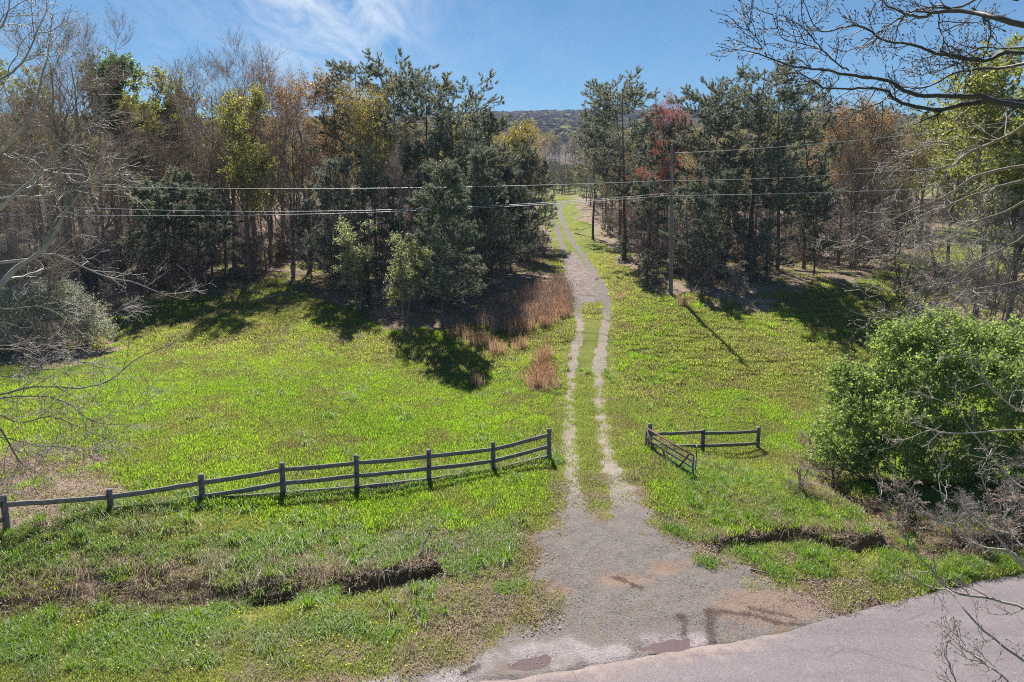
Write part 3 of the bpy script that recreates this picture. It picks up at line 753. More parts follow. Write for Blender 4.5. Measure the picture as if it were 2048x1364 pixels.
PR = {}
PR['pine_tall'] = [pine(11, 17, 0.38, 3.7, 60, 'umbrella', (0.8, 0.2), dense=1.3, dead=26), pine(12, 16, 0.33, 3.5, 60, 'umbrella', (-0.6, 0.3), dense=1.3, dead=26), pine(13, 18, 0.32, 4.0, 64, 'umbrella', (0.3, -0.4), dense=1.3, dead=26)]
PR['pine_full'] = [pine(21, 13, 0.12, 4.1, 66, 'round', (0.2, 0), 'needle', 12, 1.35), pine(22, 12, 0.10, 3.8, 64, 'round', (-0.2, 0.1), 'needle', 12, 1.35)]
PR['pine_pale'] = [pine(31, 11.5, 0.17, 3.6, 74, 'cone', (0.15, 0), 'needle_pale', 10, 1.4)]
PR['pine_thin'] = [pine(41, 10, 0.34, 2.1, 34, 'round', (0.3, 0.1), 'needle_pale', 34, 1.0), pine(42, 9.5, 0.40, 2.0, 32, 'round', (-0.4, 0.1), 'needle_pale', 34, 1.0)]
PR['bare'] = [broad(51, 17, 0.28, 1.15, 15, (7, 8, 5)), broad(52, 16, 0.32, 1.0, 15, (7, 8, 4)), broad(53, 15, 0.26, 1.2, 12, (7, 8, 4), stems=2)]
PR['leafy'] = [broad(61, 16, 0.30, 1.05, 15, (6, 7, 4), leafn=5, lsz=0.20), broad(62, 15, 0.24, 1.1, 15, (6, 7, 4), leafn=5, lsz=0.19)]
PR['budding'] = [broad(71, 15, 0.28, 1.15, 15, (7, 7, 4), leafn=4, lsz=0.12), broad(72, 15, 0.26, 1.1, 15, (7, 7, 4), leafn=4, lsz=0.12)]
PR['round'] = [broad(81, 16, 0.60, 0.72, 18, (7, 7, 4), leafn=7, lsz=0.22, ang=(30, 70), up=0.05)]
PR['slim'] = [broad(91, 12, 0.35, 0.55, 11, (5, 6, 3), name='slim', r0=0.09), broad(92, 13, 0.4, 0.5, 11, (5, 6, 3), name='slim', r0=0.10), broad(93, 11, 0.3, 0.6, 11, (5, 6, 3), name='slim', r0=0.08)]
PR['sapling'] = [broad(95, 6.5, 0.12, 0.75, 9, (5, 5, 3), leafn=3, lsz=0.12, stems=3, r0=0.075)]
PR['thicket'] = [broad(96, 5.0, 0.05, 1.1, 10, (6, 6, 3), twigm='twig_pale_sunlit', stems=4, r0=0.05, ang=(30, 75), up=0.0), broad(97, 6.5, 0.08, 1.0, 10, (6, 6, 3), twigm='twig_pale_sunlit', stems=3, r0=0.06, ang=(30, 75), up=0.0), broad(98, 2.4, 0.03, 1.3, 10, (5, 5, 2), twigm='twig', stems=4, r0=0.025, ang=(35, 80), up=-0.02)]
PH = {'pine_tall': [17, 16, 18], 'pine_full': [13, 12], 'pine_pale': [11.5], 'pine_thin': [10, 9.5], 'bare': [17, 16, 15], 'leafy': [16, 15], 'budding': [15, 15], 'round': [16], 'slim': [12, 13, 11], 'sapling': [6.5], 'thicket': [5, 6.5, 2.4]}
def place(kind, var, x, y, h, label, cat, group=None, name=None, rz=None, leafcol=None, wide=1.0, dz=0.0):
    s_ = h / PH[kind][var]
    rz = RNG.random() * 6.28 if rz is None else rz
    o = empty(name or ('pine_tree' if 'pine' in kind else 'tree'), (x, y, Hf(x, y) + dz), label, cat, group, rz, (s_ * wide, s_ * wide, s_))
    for part, me in PR[kind][var].items():
        c = link(part, me, o)
        if part == 'foliage': c.color = (*(leafcol or (0.16, 0.2, 0.05)), 1)
    return o
def place_px(kind, var, bx, by, topy, label, cat, D=None, **k):
    """foot at the photograph's pixel (or at depth D under column bx), height from its top"""
    if D is None: p = G(bx, by, H); D = p[1]; x = p[0]
    else: x = ray(bx, by)[0] * D
    z = Hf(x, D); ztop = at(bx, topy, D)[2]
    return place(kind, var, x, D, max(ztop - z, 1.0), label, cat, **k)

YG, GRN, ORG, RED, PALE = (0.32, 0.32, 0.08), (0.10, 0.17, 0.03), (0.37, 0.23, 0.14), (0.40, 0.10, 0.10), (0.40, 0.44, 0.28)
# --- named trees, left wood
place_px('round', 0, 243, 0, 128, 'tall tree with a rounded dark green leafy crown left of the yellow-green trees', 'tree', D=66, leafcol=(0.13, 0.21, 0.06), wide=1.05, rz=1)
place_px('leafy', 0, 318, 0, 186, 'yellow-green leafy tree just right of the round green crown', 'tree', D=68, leafcol=YG, wide=1.0)
place_px('leafy', 1, 268, 0, 240, 'lower yellow-green tree in front of the round green crown', 'tree', D=62, leafcol=(0.30, 0.31, 0.06), wide=0.8)
place_px('bare', 0, 440, 0, 135, 'tallest wide-spreading bare grey tree above the cluster of thin pines', 'tree', D=63, rz=0.4, wide=1.05)
place_px('bare', 2, 395, 0, 165, 'bare grey tree left of the tallest spreading bare tree', 'tree', D=67, rz=2.4, wide=1.25)
place_px('bare', 1, 482, 0, 146, 'bare grey tree close behind the tallest spreading bare tree', 'tree', D=69, rz=4.4, wide=1.25)
place_px('bare', 2, 515, 0, 152, 'bare grey tree with fanned fine twigs left of the orange-budding tree', 'tree', D=66)
place_px('leafy', 1, 468, 0, 225, 'small pale yellow leaves on a dark-trunked tree before the tallest bare grey tree', 'tree', D=56, leafcol=(0.36, 0.36, 0.13), wide=0.85, rz=2)
place_px('budding', 0, 600, 0, 170, 'broad tree hazy with orange-brown buds left of the tallest pines', 'tree', D=63, leafcol=ORG, wide=1.1)
place_px('budding', 0, 668, 0, 185, 'second orange-budding tree touching the tallest left pines', 'tree', D=66, leafcol=(0.36, 0.25, 0.15), rz=3)
place_px('budding', 0, 738, 0, 196, 'budding yellow tree glowing in front of the tallest left pines', 'tree', D=57, leafcol=(0.42, 0.36, 0.11), wide=0.75, rz=1.3)
place_px('bare', 1, 95, 0, 75, 'tall bare tree at the left side of the wood reaching highest into the sky', 'tree', D=50, rz=1)
place_px('bare', 2, 165, 0, 95, 'bare tree with upright twigs left of the round green crown', 'tree', D=54)
place_px('leafy', 1, 25, 0, 180, 'yellow-green tree behind the tall bare trees at the left edge', 'tree', D=60, leafcol=(0.26, 0.27, 0.06))
place_px('leafy', 0, 120, 0, 270, 'low yellow-green tree under the tall bare trees at left', 'tree', D=64, leafcol=(0.27, 0.27, 0.07))
# --- pines beside the track, left
place_px('pine_tall', 2, 715, 0, 138, 'tallest pine of the left wood, leftmost of the dark pine tops', 'pine', D=64, wide=1.05)
place_px('pine_tall', 0, 775, 0, 140, 'tall dark pine with a flat top beside the tallest left pine', 'pine', D=62, wide=1.0, rz=1)
place_px('pine_tall', 1, 850, 0, 160, 'dark tall pine in the middle of the left group of pine tops', 'pine', D=60, wide=1.1, rz=2)
place_px('pine_tall', 0, 945, 0, 180, 'slender-topped pine standing apart right of the left pine group', 'pine', D=62, wide=1.0, rz=4)
place_px('pine_full', 0, 900, 0, 240, 'dense pine filling the gap below the left pine tops', 'pine', D=56, wide=1.0)
place_px('pine_full', 1, 978, 0, 250, 'full-skirted pine overhanging the track on its left side', 'pine', D=61, wide=0.95, rz=1)
place_px('pine_full', 0, 1050, 0, 300, 'dense pine with low boughs touching the reddish gravel of the track', 'pine', D=68, wide=0.85, rz=2.2)
place_px('pine_full', 1, 1078, 0, 325, 'smaller dense pine farther up the left side of the track', 'pine', D=78, wide=0.9, rz=3)
place_px('pine_pale', 0, 886, 655, 330, 'pale grey-green conical pine on a bare lower trunk at the meadow edge', 'pine', wide=1.0, rz=0.6)
place_px('pine_pale', 0, 968, 0, 300, 'pale grey-green pine right behind the conical pine at the meadow edge', 'pine', D=51, wide=0.95, rz=2.6)
place_px('pine_full', 1, 660, 0, 330, 'dark low-branched pine at the meadow edge left of the white-leaved saplings', 'pine', D=53, wide=0.95, rz=1.8)
place_px('bare', 1, 790, 0, 262, 'dead grey leafless tree standing among the left pines', 'tree', D=51, wide=0.6, rz=3.3)
place_px('pine_full', 0, 738, 0, 345, 'dark pine behind the white-leaved saplings', 'pine', D=54, wide=0.9, rz=5)
place_px('sapling', 0, 715, 625, 452, 'young tree with whitish new leaves, left of the two at the meadow edge', 'tree', leafcol=PALE, rz=0.5, wide=1.0)
place_px('sapling', 0, 812, 652, 480, 'multi-stemmed young tree with whitish new leaves beside the conical pine', 'tree', leafcol=(0.36, 0.41, 0.24), rz=2.4, wide=1.1)
place_px('pine_full', 1, 830, 0, 300, 'dense grey-green pine behind the multi-stemmed white-leaved tree', 'pine', D=57, wide=1.15, rz=0.9)
place_px('pine_pale', 0, 1020, 0, 340, 'grey-green pine whose boughs hang above the orange broom grass', 'pine', D=60, wide=1.05, rz=4.1)
place_px('pine_full', 0, 600, 0, 420, 'low dark pine at the meadow edge left of the dark low-branched pine', 'pine', D=58, wide=1.0, rz=3.1)
# cluster of thin pines, left
for i, (bx, by, ty) in enumerate([(300, 585, 375), (338, 590, 352), (372, 575, 345), (398, 585, 365), (428, 580, 372), (452, 560, 400)]):
    lab = ['leftmost of the six thin dark pines at the left meadow edge', 'second from left of the six thin dark pines at the left meadow edge', 'third from left of the six thin dark pines, the tallest of them', 'fourth from left of the six thin dark pines at the left meadow edge', 'fifth from left of the six thin dark pines at the left meadow edge', 'rightmost and shortest of the six thin dark pines at the left meadow edge'][i]
    place_px('pine_thin', i % 2, bx, by, ty, lab, 'pine', group='thin pines at the left meadow edge', wide=1.25, rz=i * 1.1)
# --- right side
place_px('pine_tall', 0, 1240, 480, 172, 'tall leaning pine with a layered top, first right of the track', 'pine', rz=3.4, wide=1.15)
place_px('pine_tall', 1, 1262, 0, 178, 'tall pine close behind the leaning pine right of the track', 'pine', D=66, rz=0.7, wide=1.05)
place_px('pine_tall', 2, 1195, 0, 228, 'thin pine nearest the track on its right side', 'pine', D=84, rz=2, wide=1.0)
place_px('budding', 0, 1348, 0, 222, 'red-budding maple glowing among the right pines', 'tree', D=66, leafcol=RED, wide=0.75)
place_px('budding', 0, 1300, 0, 345, 'small red-leafed tree behind the utility pole', 'tree', D=72, leafcol=(0.40, 0.13, 0.11), wide=0.8, rz=2)
place_px('pine_tall', 1, 1408, 0, 190, 'dark pine behind the wires right of the red maple', 'pine', D=62, rz=3, wide=1.0)
place_px('pine_tall', 0, 1438, 0, 186, 'sharp-topped pine right of the red maple', 'pine', D=60, rz=5.2, wide=0.85)
place_px('pine_tall', 2, 1522, 0, 138, 'tallest and broadest pine of the right wood under the overhanging bare branch', 'pine', D=56, rz=1.1, wide=1.15)
place_px('pine_tall', 1, 1585, 0, 185, 'dark pine directly right of the broadest right pine', 'pine', D=57, rz=0.2, wide=1.1)
place_px('pine_tall', 0, 1640, 0, 200, 'rightmost pine of the right wood, beside the orange-brown trees', 'pine', D=59, rz=2.2, wide=1.1)
place_px('pine_full', 0, 1560, 0, 330, 'dense dark pine low under the right pine tops at the meadow edge', 'pine', D=53, rz=0.4, wide=1.0)
place_px('pine_full', 1, 1475, 0, 350, 'dense pine between the utility pole and the broadest right pine', 'pine', D=54, rz=1.4, wide=0.85)
place_px('pine_thin', 0, 1395, 0, 370, 'thin scruffy pine just right of the utility pole', 'pine', D=53, rz=2.4, wide=1.2)
place_px('pine_pale', 0, 1430, 0, 400, 'pale small pine right of the utility pole', 'pine', D=52.5, rz=4, wide=0.85)
place_px('pine_thin', 1, 1310, 0, 360, 'thin scruffy pine just left of the utility pole', 'pine', D=60, rz=4, wide=1.2)
place_px('pine_full', 1, 1660, 0, 380, 'dark low pine at the back corner of the right meadow', 'pine', D=56, rz=4.4, wide=1.0)
place_px('budding', 0, 1712, 0, 222, 'orange-brown budding tree right of the right pines', 'tree', D=64, leafcol=(0.38, 0.24, 0.14), rz=1)
place_px('budding', 0, 1775, 0, 228, 'second orange-brown budding tree right of the right pines', 'tree', D=66, leafcol=(0.37, 0.25, 0.15), rz=2.2)
place_px('budding', 0, 1830, 0, 300, 'tan budding tree left of the bright yellow-green trees', 'tree', D=64, leafcol=(0.34, 0.24, 0.11), rz=3.6)
place_px('bare', 1, 1738, 0, 330, 'dark thick-trunked tree standing on leaf litter behind the right meadow', 'tree', D=62, rz=3.6, wide=1.2)
place_px('pine_full', 0, 1840, 0, 410, 'dark pine behind the bare thicket right of the meadow', 'pine', D=70, rz=3.6, wide=1.2)
place_px('leafy', 0, 2010, 0, 150, 'tall bright yellow-green tree at the right edge', 'tree', D=50, leafcol=(0.31, 0.34, 0.10), rz=0.3, wide=1.1)
place_px('leafy', 1, 1940, 0, 240, 'yellow-green tree left of the tallest one at the right edge', 'tree', D=60, leafcol=(0.32, 0.34, 0.10), rz=1.3, wide=1.05)
place_px('leafy', 0, 1880, 0, 262, 'farther yellow-green tree seen under the overhanging branches', 'tree', D=90, leafcol=(0.30, 0.32, 0.10), rz=2.3, wide=1.1)
place_px('leafy', 1, 2080, 0, 230, 'yellow-green tree cut by the right edge of the view', 'tree', D=46, leafcol=(0.31, 0.34, 0.10), rz=2.9, wide=1.1)
# bare thicket right
for i, (bx, by, ty, v, w_) in enumerate([(1945, 655, 395, 1, 1.0), (2005, 640, 420, 0, 1.2), (1880, 640, 470, 0, 1.0), (1975, 690, 470, 1, 0.9), (2045, 668, 430, 0, 1.1), (1835, 655, 560, 2, 1.2), (1800, 600, 520, 2, 1.2)]):
    lab = ['tallest bare shrub of the thicket behind the big green bush', 'bare pale-twigged shrub right behind the tallest of the thicket', 'bare pale shrub at the left of the thicket behind the big green bush', 'bare shrub of the thicket nearest the big green bush', 'bare shrub of the thicket at the right edge', 'low bare brush on the meadow left of the big green bush', 'low bare brush at the far left end of the right thicket'][i]
    place_px('thicket', v, bx, by, ty, lab, 'shrub', group='bare thicket right of the meadow', name='shrub', wide=w_ * 1.1, rz=i * 2.1)
# thicket left
for i, (bx, by, ty, v) in enumerate([(60, 640, 470, 0), (150, 600, 440, 1), (20, 600, 400, 1), (215, 590, 480, 0), (270, 575, 505, 2), (180, 690, 600, 2), (90, 720, 640, 2)]):
    lab = ['bare brown shrub at left behind the grey-leaved bush', 'taller bare shrub between the grey-leaved bush and the thin pines', 'bare shrub at the left edge above the grey-leaved bush', 'bare shrub left of the thin pines', 'low bare brush at the foot of the thin pines', 'low bare brush right of the grey-leaved bush', 'low bare brush in front of the grey-leaved bush'][i]
    place_px('thicket', v, bx, by, ty, lab, 'shrub', group='bare thicket left of the meadow', name='shrub', wide=1.15, rz=i * 1.7)
# small evergreens and brush along the edges
PR['juniper'] = [pine(45, 2.6, 0.02, 0.95, 46, 'round', (0, 0), 'needle', 0, 0.8, 0.13, 0.012, 8, r0=0.05)]; PH['juniper'] = [2.6]
for i, (bx, by, ty, v, lab) in enumerate([(1625, 935, 868, 2, 'brown leafless bramble left of the big green bush, nearest the lone post'), (1668, 985, 915, 2, 'brown leafless bramble on the creek bank under the big green bush'), (1600, 985, 930, 2, 'small bramble on the ditch bank below the lone post'), (1800, 1040, 965, 2, 'pale leafless bramble in the creek bed under the big green bush'), (1900, 1075, 985, 0, 'pale leafless bramble at the creek under the right end of the bush'), (1990, 1090, 980, 2, 'leafless bramble beside the road under the right end of the bush'), (2040, 1060, 900, 1, 'taller leafless shrub at the right edge above the road')]):
    place_px('thicket', v, bx, by, ty, lab, 'shrub', name='bramble', wide=1.3, rz=i * 1.9)
for (bx, by, ty, lab) in [(738, 612, 520, 'dark low juniper bush at the meadow edge below the left pines'), (1292, 572, 500, 'dark juniper bush left of the utility pole'), (1245, 520, 470, 'small juniper bush on the bank right of the track'), (1215, 470, 430, 'small evergreen seedling farther up right of the track')]:
    place_px('juniper', 0, bx, by, ty, lab, 'bush', name='juniper_bush', wide=1.1)

# --- unnamed trees of the wood, told apart by nothing
def scatter(n, L, kinds, mind, rng, ymax=130):
    mn = L.min(0); mxx = L.max(0); mxx[1] = min(mxx[1], ymax); pts = []
    tries = 0
    while len(pts) < n and tries < 20000:
        tries += 1
        p = mn + (mxx - mn) * rng.random(2); p[1] = mn[1] + (mxx[1] - mn[1]) * rng.random() ** 1.2
        if abs(p[0]) > p[1] * 0.80 + 2: continue
        if all((p[0] - q_[0]) ** 2 + (p[1] - q_[1]) ** 2 > (mind * (0.8 + p[1] / 120)) ** 2 for q_ in pts):
            if poly_sd(np.array([p[0]]), np.array([p[1]]), L)[0] > 1.5:
                dt = min(seg_dist(np.array([p[0]]), np.array([p[1]]), R_)[0][0] for R_ in (RUT_L, RUT_R))
                if dt > 2.6 + p[1] * 0.012: pts.append(p)
    return pts
rng = np.random.default_rng(5)
LABS = {'slim': ('slim bare tree', 'tree', 'slim bare trees of the {} wood'),
        'bare': ('wide twiggy bare tree', 'tree', 'bare trees of the {} wood'),
        'pine_tall': ('high-crowned dark pine', 'pine', 'pines inside the {} wood'),
        'pine_thin': ('thin ragged pine', 'pine', 'thin pines of the {} wood'),
        'leafy': ('light yellow-green tree', 'tree', 'yellow-green trees of the {} wood'),
        'budding': ('tan budding tree', 'tree', 'budding trees of the {} wood')}
def fill(L, side, n, probs, mind, yrange=(0, 130)):
    for p in scatter(n, L, probs, mind, rng, yrange[1]):
        k = rng.choice(list(probs), p=list(probs.values()))
        if k in ('leafy', 'budding') and p[1] < 64: k = 'slim'
        u_px = 1024 + FPX * p[0] / p[1]
        if (670 < u_px < 1115 and p[1] < 70) or (1180 < u_px < 1680 and p[1] < 62): continue
        v = rng.integers(len(PR[k]))
        col = {'leafy': (0.29 + 0.06 * rng.random(), 0.30, 0.10), 'budding': (0.34, 0.24 + 0.06 * rng.random(), 0.15)}.get(k)
        l, c_, g_ = LABS[k]
        u_px = 1024 + FPX * p[0] / p[1]
        if side == 'left':
            lm = ['at the left edge', 'below the round green crown', 'behind the thin pines', 'below the tallest bare tree', 'below the orange-budding trees', 'behind the left pine tops', 'near the left side of the track'][int(np.searchsorted([190, 300, 400, 540, 680, 900], u_px))]
        else:
            lm = ['just right of the track', 'behind the leaning pine', 'behind the utility pole', 'behind the broadest pine', 'near the orange-brown trees', 'near the bare right thicket', 'at the right edge'][int(np.searchsorted([1210, 1300, 1420, 1600, 1760, 1920], u_px))]
        dpw = 'front' if p[1] < 66 else ('middle' if p[1] < 84 else 'back')
        l, c_, g_ = l + ', ' + lm + ', ' + dpw + ' rows', c_, g_
        h = {'slim': 11.5, 'bare': 13, 'pine_tall': 13.5, 'pine_thin': 9, 'leafy': 12.5, 'budding': 12.5}[k] * (hf := rng.uniform(0.8, 1.12))
        place(k, v, p[0], p[1], h, ('tall ' if hf > 1.0 else 'short ' if hf < 0.88 else '') + l, c_, g_.format(side), leafcol=col)
xm = 8.0
WL2 = WOOD_L.copy(); WR2 = WOOD_R.copy()
fill(WL2, 'left', 135, {'slim': 0.36, 'bare': 0.12, 'pine_thin': 0.04, 'leafy': 0.24, 'budding': 0.24}, 2.8, (0, 120))
fill(WR2, 'right', 80, {'slim': 0.30, 'bare': 0.14, 'pine_tall': 0.12, 'pine_thin': 0.12, 'leafy': 0.15, 'budding': 0.17}, 2.8, (0, 120))

# ------------------------------------------------------------------ instancing of uncountable stuff on points
def scatter_stuff(name, protos, P, which, rot, scl, label=None):
    """one object: points P carry which prototype, a turn and a size"""
    me = bpy.data.meshes.new(name + '_points')
    me.vertices.add(len(P)); me.vertices.foreach_set('co', np.ascontiguousarray(P, np.float32).ravel())
    for nm, a, ty in (('which', which, 'INT'), ('turn', rot, 'FLOAT'), ('size', scl, 'FLOAT')):
        q_ = me.attributes.new(nm, ty, 'POINT'); q_.data.foreach_set('value', np.asarray(a, np.int32 if ty == 'INT' else np.float32))
    o = link(name, me)
    ng = bpy.data.node_groups.new(name + '_scatter', 'GeometryNodeTree')
    ng.interface.new_socket('Geometry', in_out='INPUT', socket_type='NodeSocketGeometry'); ng.interface.new_socket('Geometry', in_out='OUTPUT', socket_type='NodeSocketGeometry')
    N = ng.nodes.new; L = ng.links.new
    gi = N('NodeGroupInput'); go = N('NodeGroupOutput'); j = N('GeometryNodeJoinGeometry')
    def na(nm, ty):
        a = N('GeometryNodeInputNamedAttribute'); a.data_type = ty; a.inputs[0].default_value = nm; return a.outputs[0]
    w = na('which', 'INT'); tn = na('turn', 'FLOAT'); sz = na('size', 'FLOAT')
    cx = N('ShaderNodeCombineXYZ'); L(tn, cx.inputs[2])
    for i, pr in enumerate(protos):
        oi = N('GeometryNodeObjectInfo'); oi.inputs[0].default_value = pr; oi.transform_space = 'ORIGINAL'
        ip = N('GeometryNodeInstanceOnPoints'); cmp_ = N('FunctionNodeCompare'); cmp_.data_type = 'INT'; cmp_.operation = 'EQUAL'
        L(w, cmp_.inputs[2]); cmp_.inputs[3].default_value = i
        L(gi.outputs[0], ip.inputs['Points']); L(cmp_.outputs[0], ip.inputs['Selection']); L(oi.outputs['Geometry'], ip.inputs['Instance'])
        L(cx.outputs[0], ip.inputs['Rotation']); L(sz, ip.inputs['Scale']); L(ip.outputs[0], j.inputs[0])
    L(j.outputs[0], go.inputs[0])
    md = o.modifiers.new('scatter', 'NODES'); md.node_group = ng
    o.color = (0.34, 0.29, 0.10, 1)
    return tag(o, label, kind='stuff')
def find(n): return bpy.data.objects[n]

# distant woods: instances of the near trees' parts
def src(kind, var):
    tr = [o for o in bpy.data.objects if o.type == 'MESH' and o.data == PR[kind][var]['trunk']][0]
    return [o for o in bpy.data.objects if o.type == 'MESH' and o.data in PR[kind][var].values() and o.parent == tr.parent]
rng = np.random.default_rng(9)
def mass(name, label, pts, kinds, probs, hs):
    protos = []; sets = []
    for k, v in kinds:
        ss = src(k, v); sets.append((len(protos), len(ss))); protos += ss
    P = []; Wt = []; Rt = []; Sc = []
    for p in pts:
        i = rng.choice(len(kinds), p=probs); b0, n_ = sets[i]; r_ = rng.random() * 6.28
        s_ = hs * rng.uniform(0.75, 1.15) / PH[kinds[i][0]][kinds[i][1]]
        z = Hf(p[0], p[1])
        for q_ in range(n_): P.append((p[0], p[1], z)); Wt.append(b0 + q_); Rt.append(r_); Sc.append(s_)
    return scatter_stuff(name, protos, np.array(P), Wt, Rt, Sc, label)
def ring(n, y0, y1, ok, spread=0.84):
    out = []
    while len(out) < n:
        y = rng.uniform(y0, y1); x = rng.uniform(-1, 1) * y * spread
        if ok(x, y): out.append((x, y))
    return out
def track_x(y):
    k = np.argmin(np.abs(RUT_L[:, 1] - y)); return RUT_L[k, 0] + 0.8
kk = [('bare', 0), ('bare', 1), ('budding', 0), ('leafy', 0), ('budding', 1), ('leafy', 1)]
pts = ring(190, 122, 172, lambda x, y: not (track_x(min(y, 150)) - 5 < x < track_x(min(y, 150)) + 3 + (y - 122) * 0.1))
mass('woods', 'leafless and yellow-green wood behind the nearer trees on the low rise', pts, kk, [.3, .22, .14, .12, .12, .10], 13)
pts = ring(420, 172, 238, lambda x, y: True, 0.5)
mass('woods', 'pines and bare trees closing the view behind the crest of the track', pts, [('pine_full', 1), ('pine_tall', 1), ('bare', 1), ('budding', 1), ('leafy', 1)], [.32, .12, .28, .18, .10], 8)
pts = ring(620, 385, 520, lambda x, y: True)
mass('distant_woods', 'line of pinkish bare trees beyond the far meadow', pts, kk, [.34, .28, .17, .02, .17, .02], 18)

# wooded ridge
cm = MB()
rg = np.random.default_rng(17)
crowns = []
for v in range(3):
    cm = MB()
    n_ = 90
    dv = unit(rg.normal(0, 1, (n_, 3))); dv[:, 2] = np.abs(dv[:, 2]) * 1.0
    C = dv * np.array([1, 1, 0.95]) * rg.uniform(0.7, 1.05, (n_, 1)) + np.array([0, 0, 0.35])
    nrm = unit(dv + rg.normal(0, 0.45, dv.shape)); a = unit(np.cross(nrm, rg.normal(0, 1, nrm.shape))); b = np.cross(nrm, a)
    w_ = rg.uniform(0.16, 0.34, (n_, 1))
    cm.add(np.stack([C - a * w_, C - b * w_, C + a * w_, C + b * w_], 1).reshape(-1, 3), np.arange(n_ * 4).reshape(-1, 4))
    P0, R0 = stem(rg, [(0, 0, -0.6), (0, 0, 0.6)], 3, 0.0, 0.06, 0.03); cm.tubes(P0, R0, 4)
    x_, y_ = [(60.0, 690.0), (95.0, 700.0), (-20.0, 705.0)][v]
    o = link('hill_tree', cm.mesh('hill_tree', [M['far_crown']]), None, (x_, y_, Hf(x_, y_) + 2)); o.scale = (6, 6, 6)
    tag(o, ['leafless tree at the foot of the wooded ridge, right one above the track', 'leafless tree at the foot of the wooded ridge, farthest right', 'leafless tree at the foot of the wooded ridge, leftmost'][v], 'tree', 'trees at the foot of the ridge')
    crowns.append(o)
n_ = 26000
yy = 640 + (1560 - 640) * rg.random(n_) ** 0.85; xx = rg.uniform(-0.86, 0.86, n_) * yy
zz = H(xx, yy) + 1.0
scatter_stuff('hillside_forest', crowns, np.stack([xx, yy, zz], 1), rg.integers(0, 3, n_), rg.random(n_) * 6.28, rg.uniform(5, 9.5, n_) , 'bluish brown leafless forest covering the far ridge')

# undergrowth
def pts_where(n, y0, y1, fn, spread=0.80, rg_=None, bias=1.0):
    r_ = rg_ or rng
    y = y0 + (y1 - y0) * r_.random(n) ** bias; x = r_.uniform(-1, 1, n) * (y * spread + 1.5)
    k = fn(x, y); return x[k], y[k]
def nearness(L):  # distance to the wood's edge, positive inside
    return lambda x, y: poly_sd(x, y, L)
br = src('thicket', 2); RD_ = GL([(925, 670), (1000, 600), (1120, 555), (1145, 600), (1140, 640), (1020, 690)])
def wood_in(x, y):
    a = np.maximum(poly_sd(x, y, WOOD_L), poly_sd(x, y, WOOD_R))
    z_ = zones(x, y)
    rp = poly_sd(x, y, RD_)
    return (a > 1.0) & (rp < -1.5) & (rng.random(len(x)) < np.clip(a / 7, 0.18, 1)) & (z_['gravel'] < 0.1) & (rng.random(len(x)) < np.clip(1.2 - a / 60, 0.35, 1)) & (fbm(x, y, 0.16, 2, 31) > 0.36)
x, y = pts_where(2000, 44, 118, wood_in)
P = np.stack([x, y, H(x, y) - 0.05], 1)
t2 = src('thicket', 0)
n_ = len(P); w0 = rng.integers(0, 5, n_) > 3
allP = np.concatenate([P, P]); wh = np.concatenate([np.where(w0, 2, 0), np.where(w0, 3, 1)])
rt = rng.random(n_) * 6.28; sc_ = np.where(w0, rng.uniform(0.5, 1.0, n_), rng.uniform(0.5, 1.35, n_))
scatter_stuff('undergrowth', br + t2, allP, wh, np.tile(rt, 2), np.tile(sc_, 2), 'tangled leafless brush on the floor of the wood')

# ------------------------------------------------------------------ fences
def rail_mesh(p0, p1, hgt=0.13, thk=0.045, sag=0.03, seed=0):
    rg_ = np.random.default_rng(seed + 99); K = 9
    t_ = np.linspace(0, 1, K); p0 = np.array(p0); p1 = np.array(p1)
    c = p0 + (p1 - p0) * t_[:, None]; c[:, 2] -= sag * 4 * t_ * (1 - t_)
    j_ = rg_.normal(0, 0.006, (K, 2)); d = unit((p1 - p0)[None])[0]; sd = unit(np.cross(d, [0, 0, 1]))
    hh = hgt * (1 + rg_.normal(0, 0.05, K)); 
    Vs = []
    for k in range(K):
        for (a, b) in ((-1, -1), (1, -1), (1, 1), (-1, 1)):
            Vs.append(c[k] + sd * (a * thk / 2 + j_[k, 0]) + np.array([0, 0, b * hh[k] / 2 + j_[k, 1]]))
    Vs = np.array(Vs); Q = []
    for k in range(K - 1):
        for a in range(4): Q.append([k * 4 + a, k * 4 + (a + 1) % 4, (k + 1) * 4 + (a + 1) % 4, (k + 1) * 4 + a])
    Q += [[3, 2, 1, 0], [(K - 1) * 4 + i for i in range(4)]]
    return Vs, Q
def piece(name, V_, Q_, mat, parent, long_axis=None):
    """own mesh whose origin is its centre (object space runs along the piece)"""
    V_ = np.array(V_); c = V_.mean(0)
    o = link(name, mesh_np(name, V_ - c - 0, Q_, None, [mat]), parent)
    o.location = tuple(c - np.array(parent.location))
    return o
def post_mesh(x, y, ztop, zbot, w=0.15, seed=0, lean=(0, 0)):
    rg_ = np.random.default_rng(seed); a0 = rg_.uniform(0, 0.3); Vs = []
    for k, (z, f) in enumerate(((zbot, 1.05), ((zbot + ztop) / 2, 1.0), (ztop - 0.02, 0.98), (ztop, 0.9))):
        for i in range(4):
            an = a0 + pi / 4 + i * pi / 2
            q_ = (z - zbot) / (ztop - zbot)
            Vs.append((x + w * 0.707 * f * cos(an) + lean[0] * q_, y + w * 0.707 * 0.8 * f * sin(an) + lean[1] * q_, z + rg_.normal(0, 0.006)))
    Q = []
    for k in range(3):
        for a in range(4): Q.append([k * 4 + a, k * 4 + (a + 1) % 4, (k + 1) * 4 + (a + 1) % 4, (k + 1) * 4 + a])
    Q += [[12, 13, 14, 15]]
    return Vs, Q
tops = [(7, 990), (219, 978), (402, 948), (564, 925), (712, 910), (857, 899), (986, 884), (1098, 857)]
LF = []
for i, (px, py) in enumerate(tops):
    D = 18.0 + 0.986 * i; p = at(px, py, D); LF.append(p)
